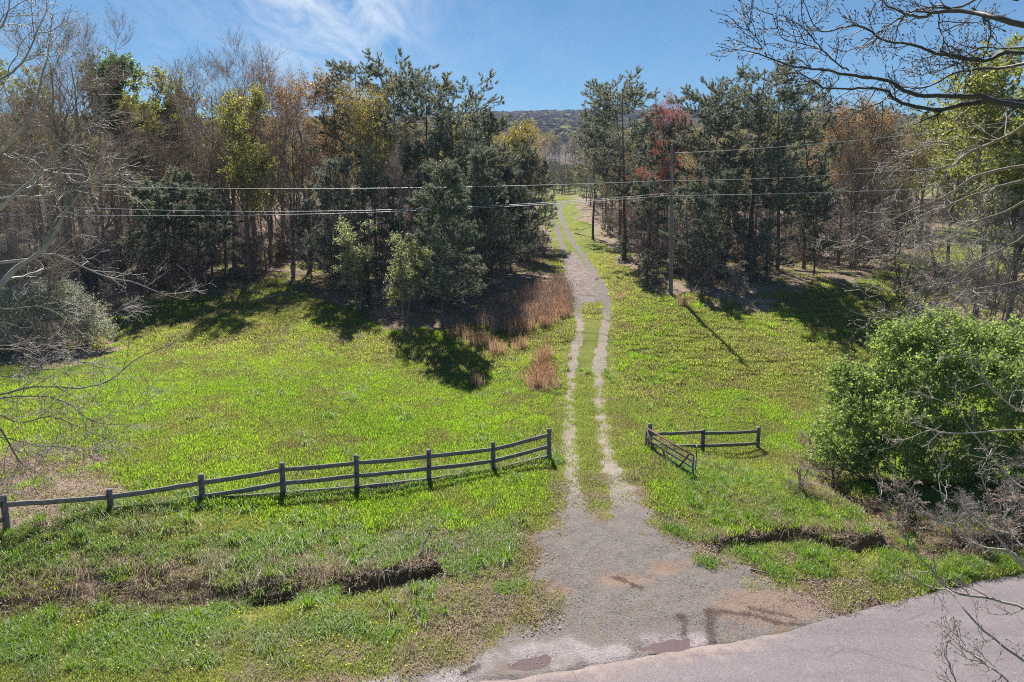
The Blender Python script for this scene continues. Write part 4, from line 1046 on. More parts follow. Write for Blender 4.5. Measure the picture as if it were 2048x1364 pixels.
fl = empty('rail_fence', (LF[0][0], LF[0][1], Hf(*LF[0][:2])), 'long weathered grey split-rail fence running uphill to the left side of the track', 'fence')
for i, p in enumerate(LF):
    zb = Hf(p[0], p[1]); print('post', i, 'height', round(p[2] - zb, 2))
    piece('post', *post_mesh(p[0], p[1], p[2], zb - 0.3, 0.155, i, ), M['post'], fl)
offs = [0.23, 0.68, 1.10]
for i in range(-1, 7):
    a = LF[i] if i >= 0 else LF[0] + (LF[0] - LF[1]); b = LF[i + 1]
    for k, of in enumerate(offs):
        if i in (0,) and k == 1: continue
        if k == 2 and i < 1: continue
        z0, z1 = a[2] - of, b[2] - of
        if k == 2: z0 = max(z0, Hf(a[0], a[1]) + 0.06); z1 = max(z1, Hf(b[0], b[1]) + 0.06)
        A_ = np.array([a[0], a[1] - 0.09 - 0.0, z0 + (0.02 if i % 2 else -0.015)]); B_ = np.array([b[0], b[1] - 0.09, z1 + (-0.01 if i % 2 else 0.02)])
        d_ = unit((B_ - A_)[None])[0]
        piece('rail', *rail_mesh(A_ + d_ * 0.02, B_ - d_ * 0.02, 0.135, 0.05, 0.02 if k < 2 else 0.0, i * 5 + k), M['rail'], fl)
RF = [(at(1300, 847, 26.6), 0.15), (at(1406, 859, 27.9), 0.15), (at(1517, 854, 29.2), 0.15)]
fr = empty('rail_fence', (RF[0][0][0], RF[0][0][1], Hf(*RF[0][0][:2])), 'short two-rail grey wooden fence behind the open metal gate', 'fence')
for i, (p, w_) in enumerate(RF):
    zb = Hf(p[0], p[1]); print('rpost', i, round(p[2] - zb, 2))
    piece('post', *post_mesh(p[0], p[1], p[2], min(zb, p[2] - 1.1) - 0.3, w_, 20 + i), M['post'], fr)
for i in range(2):
    a, b = RF[i][0], RF[i + 1][0]
    for k, (y0, y1) in enumerate((((866, 862) if i == 0 else (865, 861)), ((888, 890) if i == 0 else (890, 885)))):
        A_ = at(1300 if i == 0 else 1406, y0, a[1]); B_ = at(1406 if i == 0 else 1517, y1, b[1])
        A_[1] -= 0.09; B_[1] -= 0.09
        piece('rail', *rail_mesh(A_, B_, 0.13, 0.05, 0.02, 40 + i * 3 + k), M['rail'], fr)
pp = at(1641, 861, 28.5); ps = empty('fence_post', (pp[0], pp[1], Hf(pp[0], pp[1])), 'lone leaning reddish wooden post beside the creek and the green bush', 'post')
piece('post_shaft', *post_mesh(pp[0] - 0.04, pp[1], pp[2], Hf(pp[0], pp[1]) - 0.3, 0.15, 33, (0.09, 0)), M['rust'], ps)
piece('wire_band', *post_mesh(pp[0] - 0.0, pp[1], pp[2] - 0.12, pp[2] - 0.16, 0.19, 34), M['wire'], ps)

# gate
hz = RF[0][0]; g0 = np.array([hz[0] - 0.16, hz[1] - 0.12, 0]); g1 = at(1387, 911, 23.3)
g0t = at(1296, 856, g0[1]); ghgt = 1.24
gt = empty('metal_gate', (g0[0], g0[1], Hf(g0[0], g0[1])), 'open blue-grey tubular farm gate with brown diagonal braces, swung towards the road', 'gate')
def gp(u_, v_):
    top = np.array([g0[0], g0[1], g0t[2]]) * (1 - u_) + g1 * u_
    return top - np.array([0, 0, (1 - v_) * ghgt])
def tube(name, pts, r, mat, parent, sides=8, off=(0, 0, 0)):
    mb = MB(); P_ = np.array(pts) + np.array(off); c = P_.mean(0)
    mb.tubes((P_ - c)[None], np.full((1, len(P_)), r), sides)
    n_ = len(P_)
    mb.add([], None)if False else None
    V_ = mb.V[0]; 
    mb.T.append(np.array([[0, i + 1, i] for i in range(1, sides - 1)])); mb.tm.append(np.zeros(sides - 2))
    b_ = (n_ - 1) * sides
    mb.T.append(np.array([[b_, b_ + i, b_ + i + 1] for i in range(1, sides - 1)])); mb.tm.append(np.zeros(sides - 2))
    o = link(name, mb.mesh(name, [mat], True), parent); o.location = tuple(c - (np.array(parent.location) if parent else 0))
    return o
tube('stile', [gp(0, -0.02), gp(0, 0.5), gp(0, 1.04)], 0.042, M['gate'], gt)
tube('stile', [gp(1, -0.02), gp(1, 0.5), gp(1, 1.0)], 0.042, M['gate'], gt)
for k, v_ in enumerate((1.0, 0.80, 0.62, 0.43, 0.22, 0.0)):
    tube('bar', [gp(0, v_), gp(0.5, v_ - 0.004), gp(1, v_)], 0.036 if k in (0, 5) else 0.029, M['gate'] if k else M['rust'], gt)
gd = unit((g1 - np.array([g0[0], g0[1], g0t[2]]))[None])[0]; gn = np.cross(gd, [0, 0, 1]); gn = gn / np.linalg.norm(gn); gn = gn * (-1 if gn[0] > 0 else 1)
for (a_, b_, m_) in (((0.03, 1.0), (0.30, 0.0), 'rust'), ((0.31, 1.0), (0.57, 0.0), 'rust'), ((0.94, 1.0), (0.62, 0.0), 'rust')):
    tube('brace', [gp(*a_), gp(*b_)], 0.036, M[m_], gt, 6, gn * 0.045)
for v_ in (0.15, 0.85): tube('hinge', [gp(0, v_), gp(0, v_) + np.array([0.14, 0.1, 0])], 0.02, M['rust'], gt, 6)
tube('chain', [gp(1, 0.7), gp(1.01, 0.6) + gn * 0.04, gp(1.0, 0.5)], 0.012, M['rust'], gt, 5)
q0 = at(1393, 893, 23.7); stk = empty('stake', (q0[0], q0[1], Hf(q0[0], q0[1])), 'thin dark metal stake standing by the free end of the gate', 'stake')
tube('stake_rod', [(q0[0], q0[1], Hf(q0[0], q0[1]) - 0.2), (q0[0] + 0.01, q0[1], q0[2])], 0.018, M['rust'], stk, 6)
tube('stake_cap', [(q0[0] + 0.01, q0[1], q0[2] - 0.03), (q0[0] + 0.01, q0[1], q0[2] + 0.03)], 0.027, M['wire'], stk, 6)

# ------------------------------------------------------------------ utility pole and wires
pb = G(1342, 588, H); pt = at(1344, 290, pb[1])
up = empty('utility_pole', tuple(pb), 'tall grey wooden utility pole at the edge of the right meadow', 'pole')
mb = MB(); K = 8; tt_ = np.linspace(0, 1, K)
Pp = np.stack([np.interp(tt_, [0, 1], [0, pt[0] - pb[0]]), np.zeros(K), np.interp(tt_, [0, 1], [-0.5, pt[2] - pb[2]])], -1)
mb.tubes(Pp[None], np.linspace(0.155, 0.105, K)[None], 12); mb.add([Pp[-1] + np.array([0.105 * cos(a), 0.105 * sin(a), 0.0]) for a in np.arange(12) * pi / 6] + [Pp[-1] + np.array([0, 0, 0.05])], None, [[i, (i + 1) % 12, 12] for i in range(12)])
link('shaft', mb.mesh('shaft', [M['pole']], True), up)
tube('ground_wire', [pb + np.array([-0.03, -0.17, 0.1]), pb + np.array([0, -0.15, 5]), pt + np.array([0.0, -0.125, -1.2])], 0.012, M['wire'], up, 5)
for (dy, nm) in ((306, 'insulator'), (360, 'insulator'), (389, 'insulator')):
    c = at(1344, dy, pb[1])
    tube('bracket', [c + np.array([0, -0.1, 0]), c + np.array([0.16, -0.2, 0.02])], 0.022, M['rust'], up, 6)
    ins = MB(); P_ = np.array([c + np.array([0.16, -0.2, z_]) for z_ in (-0.09, -0.05, -0.03, 0.0, 0.03, 0.06, 0.1)]) - pb
    ins.tubes(P_[None], np.array([[0.03, 0.06, 0.035, 0.06, 0.035, 0.05, 0.02]]), 8); link('insulator', ins.mesh('insulator', [M['porcelain']], True), up)
tube('cap', [pt + np.array([0, 0, 0.02]), pt + np.array([0, 0, 0.32])], 0.03, M['wire'], up, 6)
def wire(pts3, d0, d1, label, r=0.016, ext=1.0):
    r = min(r, 0.017) if d1 < d0 - 2.5 else 0.0155
    xs = np.array([p[0] for p in pts3], float); ys = np.array([p[1] for p in pts3], float)
    co = np.polyfit(xs, ys, 2); x_ = np.linspace(xs[0], xs[-1] + (xs[-1] - xs[0]) * ext, 40)
    P_ = []
    for a in x_:
        f = (a - xs[0]) / (xs[-1] - xs[0]); P_.append(at(a, np.polyval(co, a), d0 + (d1 - d0) * f))
    P_ = np.array(P_); 
    mb = MB(); c = P_[0].copy(); mb.tubes((P_ - c)[None], np.full((1, 40), r), 5)
    o = link('power_line', mb.mesh('power_line', [M['wire']], True), None, tuple(c))
    return tag(o, label, 'wire', 'overhead lines on the utility pole')
dp = pb[1] - 0.2
wire([(1349, 306), (1656, 286), (1903, 259)], dp, dp - 4, 'top overhead wire running right from the pole', ext=0.5)
wire([(1349, 361), (1692, 349), (1862, 336)], dp, dp - 3.5, 'middle overhead wire running right from the pole', ext=0.7)
wire([(1349, 391), (1708, 383), (1810, 379)], dp, dp - 3, 'lowest overhead wire running right from the pole', 0.022, ext=0.9)
wire([(1341, 361), (1050, 371), (170, 373)], dp, dp - 2, 'upper overhead wire running left from the pole across the wood', 0.017, ext=0.3)
wire([(1341, 386), (1030, 409), (350, 421)], dp, dp - 2, 'upper strand of the paired lower wires running left', 0.020, ext=0.6)
wire([(1341, 391), (1030, 412), (200, 431)], dp, dp - 2, 'lower strand of the paired lower wires running left', 0.017, ext=0.3)

# ------------------------------------------------------------------ overhanging foreground trees
def smooth_path(P_, K):
    P_ = np.array(P_); n_ = len(P_)
    Q_ = np.vstack([2 * P_[0] - P_[1], P_, 2 * P_[-1] - P_[-2]]); out = []
    for u_ in np.linspace(0, n_ - 1, K):
        i = min(int(u_), n_ - 2); f = u_ - i; a, b, c, d = Q_[i], Q_[i + 1], Q_[i + 2], Q_[i + 3]
        out.append(0.5 * ((2 * b) + (c - a) * f + (2 * a - 5 * b + 4 * c - d) * f * f + (3 * b - a - 3 * c + d) * f ** 3))
    return np.array(out)
def hero(name, limbs, trunk_pts, tr, label, barkm, twigm, seed, n1=7, n2=5, n3=3, L1=0.55, L2=0.26, L3=0.13, up=0.01, r1=0.007, buds=True, ang=(28, 62), cat='tree', thin=1.0):
    """limbs: list of (points in photo pixels, depth start, depth end, radius start, radius end), thick end first"""
    rg_ = np.random.default_rng(seed)
    base = np.array([trunk_pts[0][0], trunk_pts[0][1], Hf(trunk_pts[0][0], trunk_pts[0][1])])
    o = empty(name, tuple(base), label, cat)
    tk = MB(); TP = np.array(trunk_pts, float); TPs = smooth_path(TP, 14) - base
    tk.tubes(TPs[None], np.linspace(tr, tr * 0.35, 14)[None], 10)
    K = 16; PL = []; RL = []
    for (pts_, d0, d1, ra, rb) in limbs:
        pts_ = np.array(pts_, float); cum = np.concatenate([[0], np.cumsum(np.linalg.norm(np.diff(pts_, axis=0), axis=1))]); cum /= cum[-1]
        P_ = np.array([at(p[0], p[1], d0 + (d1 - d0) * c + 0.12 * sin(c * 9 + pts_[0][1])) for p, c in zip(pts_, cum)])
        n_ = max(K, int(len(P_) * 3)); sm = smooth_path(P_, n_) - base
        sm[1:-1] += rg_.normal(0, 0.006, sm[1:-1].shape)
        rr_ = (ra + (rb - ra) * np.linspace(0, 1, n_) ** 0.7) * 0.9
        rr_ = rr_ * (1 + rg_.normal(0, 0.07, n_))
        tk.tubes(sm[None], rr_[None], 7)
        if len(pts_) > 1 and ra > 0.02:      # join to the trunk
            d_ = np.linalg.norm(TPs - sm[0], axis=1) + 0.6 * np.maximum(TPs[:, 2] - sm[0][2], 0) * 3; j_ = int(np.argmin(d_))
            cn = smooth_path(np.array([TPs[j_], (TPs[j_] + sm[0]) / 2 + np.array([0, 0, 0.1]), sm[0]]), 7)
            tk.tubes(cn[None], np.linspace(ra * 1.5, ra, 7)[None], 7)
        ii = np.linspace(0, n_ - 1, K).round().astype(int)
        PL.append(sm[ii]); RL.append(rr_[ii])
    PL = np.array(PL); RL = np.array(RL)
    A1, RA1 = grow(rg_, PL, RL, n1, 0.12, 1.0, ang[0], ang[1], L1, 8, 0.20, up, 0.5, 0.4, lambda t: 1.2 - 0.5 * t, r1)
    A2, RA2 = grow(rg_, A1, RA1, n2, 0.15, 1.0, 25, 60, L2, 6, 0.20, up, 0.7, 0.5, None, r1 * 0.62)
    A3, RA3 = grow(rg_, A2, RA2, n3, 0.2, 1.0, 25, 60, L3, 4, 0.22, up, 0.8, 0.5, None, r1 * 0.5)
    link('trunk', tk.mesh(name + '_trunk', [M[barkm]], True), o)
    cr = MB(); cr.tubes(A1, RA1, 4); cr.tubes(A2, RA2, 3); cr.tubes(A3, RA3, 3)
    if buds:
        tp_ = np.concatenate([A2[:, -1], A3[:, -1]]); dr = np.concatenate([A2[:, -1] - A2[:, -2], A3[:, -1] - A3[:, -2]]); dr = unit(dr)
        Bd = np.stack([tp_, tp_ + dr * 0.012, tp_ + dr * 0.03], 1); cr.tubes(Bd, np.tile(np.array([[0.004, 0.0075, 0.002]]), (len(Bd), 1)), 4)
    link('crown', cr.mesh(name + '_crown', [M[twigm]]), o)
    return o
def c4(*p): return [(1400 + a * 0.5131, b * 0.5131) for a, b in p]
RT = [
 (c4((1300, 425), (1150, 395), (1080, 377), (900, 372), (800, 357), (740, 316), (640, 300), (560, 290), (500, 272), (390, 265), (300, 237), (240, 215), (200, 202), (70, 180)), 8.0, 9.4, 0.042, 0.005),
 (c4((1150, 396), (1050, 403), (930, 431), (820, 412), (760, 386), (720, 350), (640, 346), (560, 346), (490, 344), (430, 310), (370, 285), (300, 290)), 8.3, 9.2, 0.036, 0.006),
 (c4((260, 218), (240, 185), (225, 160), (190, 110), (145, 50)), 9.2, 9.5, 0.010, 0.005),
 (c4((1300, 105), (1160, 75), (1080, 45), (930, 45), (870, 66), (800, 55), (720, 12), (690, -40)), 7.4, 8.6, 0.042, 0.008),
 (c4((1300, 210), (1190, 205), (1100, 237), (960, 214), (880, 195), (830, 175), (720, 160), (670, 125), (620, 100), (560, 105), (480, 125), (440, 90), (400, 0)), 8.0, 9.3, 0.030, 0.006),
 (c4((1300, 242), (1150, 265), (1060, 270), (960, 300), (880, 340), (780, 340)), 8.6, 9.6, 0.028, 0.007),
 (c4((580, 275), (540, 250), (480, 200), (420, 175), (330, 155), (300, 110), (280, 50)), 9.0, 9.6, 0.013, 0.005),
 (c4((480, 200), (440, 150), (410, 110), (395, 60), (400, -30)), 9.2, 9.3, 0.010, 0.005),
 (c4((1240, 0), (1120, -20), (1000, 30), (860, 35), (760, 80), (700, 120), (640, 170), (560, 200), (500, 175)), 8.6, 9.5, 0.020, 0.006),
 (c4((930, 45), (935, 110), (950, 170), (930, 215)), 8.3, 8.6, 0.010, 0.005),
 (c4((1060, 30), (1130, 90), (1125, 170), (1100, 235), (1040, 300), (1070, 370)), 8.0, 8.5, 0.012, 0.005),
 (c4((1290, 180), (1180, 185), (1080, 190), (1010, 245), (920, 280), (840, 300)), 8.4, 9.2, 0.016, 0.005),
 (c4((780, 345), (700, 400), (620, 430), (540, 415), (480, 380)), 8.9, 9.6, 0.012, 0.005),
]
o = hero('overhanging_tree', RT, [(9.0, 9.0, 0), (8.9, 8.9, 3), (8.4, 8.8, 7), (8.2, 8.7, 11), (8.0, 8.8, 15)], 0.24, 'big leafless tree whose dark bare branches reach into the sky from the upper right', 'twig_silhouette', 'twig_silhouette', 4, n1=9, n2=5, n3=2, L1=0.45, L2=0.20, L3=0.09)
RM = [
 (c4((1300, 475), (1263, 490), (1170, 545), (1050, 590), (990, 640), (900, 665), (820, 690), (740, 730)), 9.0, 11.0, 0.034, 0.006),
 (c4((1300, 640), (1150, 665), (1050, 700), (980, 750), (900, 790), (800, 830), (700, 880), (600, 925), (480, 975)), 9.5, 11.5, 0.030, 0.006),
 (c4((1300, 690), (1150, 735), (1060, 765), (990, 790), (900, 850), (780, 900), (680, 935), (560, 990)), 9.3, 11.2, 0.026, 0.006),
 (c4((1050, 592), (960, 560), (880, 560), (800, 640), (700, 655), (600, 660)), 9.6, 11, 0.014, 0.005),
 (c4((1300, 760), (1180, 830), (1060, 870), (940, 940), (820, 990), (720, 1000)), 10, 11.6, 0.020, 0.005),
 (c4((1300, 900), (1200, 960), (1080, 1020), (960, 1090), (800, 1120), (640, 1165)), 10, 11.6, 0.018, 0.005),
 (c4((1300, 1080), (1180, 1110), (1000, 1140), (850, 1190), (700, 1240), (580, 1210)), 10.2, 11.6, 0.018, 0.005),
]
hero('overhanging_tree', RM, [(11.2, 10.5, 0), (11.0, 10.5, 3), (10.6, 10.4, 6.5), (10.4, 10.3, 9), (10.2, 10.3, 12)], 0.20, 'leafless tree with pale drooping twigs over the right meadow below the dark branches', 'bark_grey', 'twig_pale_sunlit', 8, n1=9, n2=5, n3=3, L1=0.55, L2=0.30, L3=0.15, up=-0.01, r1=0.0065)
def c8(*p): return [(1548 + a * 0.56, 600 + b * 0.56) for a, b in p]
RB_ = [
 (c8((940, 1160), (893, 1100), (760, 1065), (640, 1040), (560, 960), (500, 900), (440, 800), (400, 750), (365, 640)), 8.6, 9.6, 0.027, 0.007),
 (c8((940, 1040), (893, 960), (800, 850), (700, 760), (640, 800), (560, 760), (470, 660), (390, 560)), 8.8, 9.8, 0.027, 0.007),
 (c8((960, 900), (893, 880), (820, 800), (770, 700), (740, 620), (780, 530)), 9.2, 9.6, 0.019, 0.007),
 (c8((940, 1330), (893, 1290), (760, 1190), (690, 1120), (630, 1040), (540, 1020), (440, 960)), 8.0, 9.0, 0.024, 0.007),
 (c8((900, 1420), (800, 1330), (740, 1290), (660, 1200), (640, 1130)), 7.8, 8.6, 0.016, 0.006),
 (c8((680, 1420), (650, 1360), (620, 1290), (610, 1210)), 8.0, 8.4, 0.014, 0.006),
 (c8((960, 420), (893, 400), (800, 340), (720, 240), (640, 140), (560, 60)), 9.5, 10.4, 0.022, 0.007),
 (c8((960, 465), (893, 465), (760, 468), (640, 480), (560, 465), (480, 495), (410, 500)), 9.4, 10.2, 0.018, 0.007),
 (c8((960, 1000), (850, 900), (740, 880), (660, 820), (600, 700), (590, 620)), 9.0, 9.8, 0.018, 0.007),
 (c8((940, 700), (850, 640), (780, 560), (690, 450), (640, 380), (500, 330)), 9.4, 10.4, 0.018, 0.007),
]
hero('bare_sapling', RB_, [(7.6, 8.2, 0), (7.5, 8.3, 1.5), (7.4, 8.5, 3.4), (7.5, 8.8, 5.5), (7.6, 9.0, 7.5)], 0.09, 'leafless lichen-pale sapling leaning over the road in the lower right corner', 'bark_pale', 'twig_pale_sunlit', 12, n1=7, n2=3, n3=2, L1=0.38, L2=0.20, L3=0.10, up=0.05, r1=0.0075)
def c1(*p): return [(a * 0.5132, b * 0.5132) for a, b in p]
def c5(*p): return [(a * 0.5235, 650 + b * 0.5235) for a, b in p]
LT = [
 (c1((-60, 1160), (0, 1110), (60, 1050), (160, 980), (215, 905), (260, 820), (330, 740), (400, 690), (520, 670)), 13.0, 13.8, 0.085, 0.010),
 (c1((-60, 850), (0, 815), (60, 755), (150, 680), (210, 600), (290, 540), (360, 470), (420, 430)), 13.2, 14.2, 0.06, 0.008),
 (c1((-60, 640), (0, 590), (90, 500), (140, 400), (165, 290), (190, 200), (205, 60)), 13.2, 14.0, 0.05, 0.008),
 (c1((-60, 340), (0, 310), (60, 270), (110, 200), (150, 110), (190, 30)), 12.5, 13.5, 0.04, 0.008),
 (c1((-60, 160), (0, 110), (30, 50), (40, -40)), 12.5, 13, 0.03, 0.008),
 (c1((-60, 780), (60, 765), (180, 762), (300, 735), (360, 700), (480, 705)), 13.2, 14, 0.022, 0.006),
 (c1((120, 1010), (200, 990), (300, 1030), (420, 1080), (520, 1100), (620, 1140), (740, 1170)), 13.4, 14.5, 0.028, 0.006),
]
hero('overhanging_tree', LT, [(-13.2, 12.6, 0), (-13.0, 12.7, 3), (-12.6, 12.8, 7), (-12.2, 12.8, 10.5), (-12.0, 12.8, 15)], 0.26, 'leafless tree with a thick pale limb entering from the left edge', 'bark_pale', 'twig_pale_sunlit', 14, n1=8, n2=5, n3=3, L1=0.95, L2=0.5, L3=0.22, up=0.04, r1=0.0085, ang=(25, 55))
LB = [
 (c5((-60, 275), (0, 265), (150, 235), (300, 240), (420, 210), (520, 130), (640, 80), (750, 15)), 13.0, 14.5, 0.030, 0.006),
 (c5((-60, 290), (0, 280), (150, 272), (260, 300), (360, 370), (500, 382)), 12.8, 14, 0.022, 0.006),
 (c5((-60, 340), (0, 345), (80, 372), (200, 350), (320, 400), (420, 440)), 12.6, 13.6, 0.020, 0.006),
 (c5((-60, 380), (0, 400), (60, 500), (100, 545), (150, 565)), 12.4, 13, 0.026, 0.010),
 (c5((-60, 60), (0, 90), (120, 95), (240, 110), (330, 150), (440, 170)), 13.4, 14.6, 0.022, 0.006),
 (c5((-60, -80), (40, -60), (160, -70), (280, -20), (400, -30), (520, -90)), 13.6, 14.8, 0.022, 0.006),
 (c5((-60, 180), (60, 200), (160, 170), (260, 190), (420, 330), (560, 300)), 12.8, 14, 0.018, 0.005),
 (c5((-60, 420), (60, 440), (150, 460), (260, 470), (350, 500)), 12.6, 13.4, 0.014, 0.005),
]
hero('overhanging_tree', LB, [(-14.0, 13.4, 0), (-13.9, 13.3, 2.5), (-13.6, 13.2, 5), (-13.4, 13.2, 7.5), (-13.2, 13.2, 9.5)], 0.16, 'low tree with drooping pale bare twigs above the brown leaf litter at left', 'bark_grey', 'twig_pale_sunlit', 15, n1=10, n2=6, n3=3, L1=0.75, L2=0.38, L3=0.18, up=-0.01, r1=0.0072, ang=(22, 50))

# ------------------------------------------------------------------ leafy bushes
def bush(name, lobes, label, leafm, seed, nshoot, per, lsz, base, stemn=26, shootL=0.5):  # rambling shoots
    rg_ = np.random.default_rng(seed)
    base = np.array(base, float)
    o = empty(name, tuple(base), label, 'bush')
    vol = np.array([l[1][0] * l[1][1] * l[1][2] for l in lobes]) ** 0.67; w_ = vol / vol.sum()
    li = rg_.choice(len(lobes), nshoot, p=w_)
    C = np.array([l[0] for l in lobes], float)[li]; R_ = np.array([l[1] for l in lobes], float)[li]
    dv = unit(rg_.normal(0, 1, (nshoot, 3))); dv[:, 2] = np.where(dv[:, 2] < -0.35, -dv[:, 2], dv[:, 2])
    bump_ = 0.45 + 0.85 * fbm(dv[:, 0] * 2 + li, dv[:, 2] * 2 + dv[:, 1], 1.6, 3, seed)
    rad_ = (0.45 + 0.55 * rg_.random(nshoot) ** 0.45) * bump_
    P_ = C + dv * R_ * rad_[:, None] - base
    D_ = unit(dv * np.array([1, 1, 0.6]) + np.array([0, 0, 0.45]) + rg_.normal(0, 0.3, dv.shape))
    L_ = shootL * (rg_.uniform(0.4, 1.1, nshoot) + 1.1 * (rg_.random(nshoot) > 0.93))
    K = 4; S_ = np.zeros((nshoot, K, 3)); S_[:, 0] = P_; cur = D_
    for k in range(1, K):
        cur = unit(cur + rg_.normal(0, 0.18, cur.shape) + np.array([0, 0, 0.02])); S_[:, k] = S_[:, k - 1] + cur * (L_ / (K - 1))[:, None]
    st = MB(); st.tubes(S_, np.tile(np.linspace(0.006, 0.003, K), (nshoot, 1)), 3)
    main = []
    for i in range(stemn):
        l = lobes[rg_.integers(len(lobes))]; e = np.array(l[0]) + rg_.normal(0, 0.35, 3) * np.array(l[1]) - base
        b0 = np.array([e[0] * 0.35 + rg_.normal(0, 0.25), e[1] * 0.35 + rg_.normal(0, 0.2), -0.2])
        main.append(smooth_path(np.array([b0, b0 * 0.6 + e * 0.4 + rg_.normal(0, 0.12, 3) + [0, 0, 0.3], e]), 8))
    main = np.array(main); st.tubes(main, np.tile(np.linspace(0.03, 0.01, 8), (stemn, 1)), 5)
    Bq, RBq = grow(rg_, main, np.full((stemn, 8), 0.012), 14, 0.15, 1, 25, 65, 0.9, 5, 0.2, 0.05, 0.7, 0.4, None, 0.006); st.tubes(Bq, RBq, 3)
    link('stems', st.mesh(name + '_stems', [M['twig']]), o)
    Cq, _ = pick(rg_, S_, per, 0.0, 1.0); lv = MB(); leaves(lv, rg_, Cq + rg_.normal(0, 0.03, Cq.shape), lsz, droop=0.2)
    link('foliage', lv.mesh(name + '_foliage', [M[leafm]]), o)
    return o
def lobe(px, py, D, rx, ry, rz): return (at(px, py, D), (rx, ry, rz))
bb = G(1850, 985, H)
bush('green_bush', [lobe(1760, 850, 23.6, 2.0, 1.6, 1.7), lobe(1850, 760, 24.5, 2.1, 1.8, 1.8), lobe(1960, 800, 24.0, 2.2, 1.8, 2.0), lobe(2050, 740, 24.8, 2.2, 1.8, 1.9), lobe(2090, 880, 23.5, 2.2, 1.7, 1.9), lobe(1700, 900, 24.0, 1.3, 1.2, 1.1), lobe(1900, 900, 23.3, 1.7, 1.3, 1.2), lobe(1830, 690, 25.2, 1.1, 1.2, 0.9), lobe(1960, 700, 25.5, 1.4, 1.3, 0.9), lobe(2180, 800, 24.3, 2.3, 2, 2.3), lobe(1720, 800, 24.6, 1.1, 1.1, 1.2), lobe(1780, 930, 23.2, 1.3, 1.0, 0.8), lobe(1680, 930, 23.6, 0.9, 0.8, 0.6), lobe(1900, 960, 23.2, 1.4, 0.9, 0.7), lobe(2020, 950, 23.2, 1.5, 1.0, 0.9), lobe(1790, 700, 25, 0.8, 0.8, 1.0), lobe(1690, 770, 24.8, 0.7, 0.8, 0.9), lobe(1880, 660, 25.4, 0.8, 0.9, 0.8)],
     'large bright green leafy bush above the creek at the right edge', 'shrub_leaf', 21, 9500, 10, 0.11, (bb[0], 24.2, Hf(bb[0], 24.2)), 30, 0.55)
gb = G(120, 705, H)
bush('grey_bush', [lobe(70, 640, gb[1] + 1, 2.3, 1.8, 1.8), lobe(150, 640, gb[1] + 1, 1.9, 1.6, 1.6), lobe(110, 600, gb[1] + 1.6, 1.9, 1.5, 1.4), lobe(10, 620, gb[1] + 1.2, 1.8, 1.6, 1.7), lobe(190, 670, gb[1] + .6, 1.1, 1.1, 1.0), lobe(40, 680, gb[1] + 0.3, 1.6, 1.2, 1.0)],
     'rounded bush with small silvery grey-green leaves at the left edge', 'grey_leaf', 22, 4600, 8, 0.085, (gb[0], gb[1] + 1, Hf(gb[0], gb[1] + 1)), 26, 0.5)

# ------------------------------------------------------------------ logs and fallen wood
def log(label, pts, r0, r1, seed, name='fallen_log', cat='log', twigs=0, lift=0.6, dz=None):
    rg_ = np.random.default_rng(seed); W_ = []
    for i, p in enumerate(pts):
        g = G(p[0], p[1], H); z_ = g[2] + r0 * lift + (p[2] if len(p) > 2 else 0); W_.append((g[0], g[1], z_))
    W_ = np.array(W_); b = W_[0].copy(); P_ = smooth_path(W_, 12) - b; P_[1:-1] += rg_.normal(0, r0 * 0.3, P_[1:-1].shape)
    mb = MB(); rr_ = np.linspace(r0, r1, 12) * (1 + rg_.normal(0, 0.13, 12)); mb.tubes(P_[None], rr_[None], 8)
    for e, k in ((0, 0), (11, 1)):
        vs = mb.V[0][e * 8:(e + 1) * 8]; mb.add(np.vstack([vs, vs.mean(0)]), None, [[i, (i + 1) % 8, 8] if k else [(i + 1) % 8, i, 8] for i in range(8)])
    if twigs:
        A_, RA_ = grow(rg_, P_[None], rr_[None], twigs, 0.2, 1, 30, 70, np.linalg.norm(P_[-1]) * 0.22, 5, 0.2, 0.05, 0.5, 0.3, None, r0 * 0.15); mb.tubes(A_, RA_, 4)
    o = link(name, mb.mesh(name, [M['log']], True), None, tuple(b)); return tag(o, label, cat)
log('thick barkless log lying across the end of the left ditch', [(738, 1163), (770, 1158), (800, 1152), (818, 1146)], 0.085, 0.06, 1, twigs=3, lift=1.0)
log('shorter log end just right of the thick ditch log', [(838, 1146), (855, 1138), (868, 1134)], 0.07, 0.06, 2, lift=1.2)
log('upright broken branch sticking out of the left ditch beside the log', [(835, 1140, 0.0), (845, 1110, 0.25), (866, 1082, 0.45)], 0.05, 0.02, 3, 'dead_branch', 'branch', 3)
log('pale thin stick on the grass right of the ditch log', [(985, 1155), (1000, 1162), (1008, 1166)], 0.02, 0.012, 4, 'stick', 'stick', lift=1)
log('grey fallen trunk lying in the meadow edge near the thin pines', [(520, 603), (560, 592), (605, 583), (640, 578)], 0.12, 0.06, 5, twigs=5)
log('long grey fallen limb left of the fallen trunk at the wood edge', [(440, 585), (490, 580), (530, 590)], 0.09, 0.04, 6, twigs=4)
log('arching bent dead sapling right of the utility pole', [(1385, 590, 0), (1410, 580, 1.3), (1445, 575, 1.7), (1480, 585, 0.9), (1505, 600, 0)], 0.07, 0.03, 7, 'dead_sapling', 'branch', 14, lift=0)
log('fallen grey limb on the litter behind the right meadow', [(1560, 540), (1620, 545), (1690, 548)], 0.10, 0.05, 8, twigs=6)
log('fallen log in the brush pile at left below the grey bush', [(100, 722), (160, 715), (232, 706)], 0.13, 0.10, 9, twigs=3)
log('second fallen log in the brush pile at the left edge', [(-20, 735), (60, 722), (130, 716)], 0.11, 0.07, 10, twigs=4)
log('fallen limb beside the track on the right bank', [(1150, 468), (1185, 476), (1215, 486)], 0.09, 0.05, 11, twigs=5)
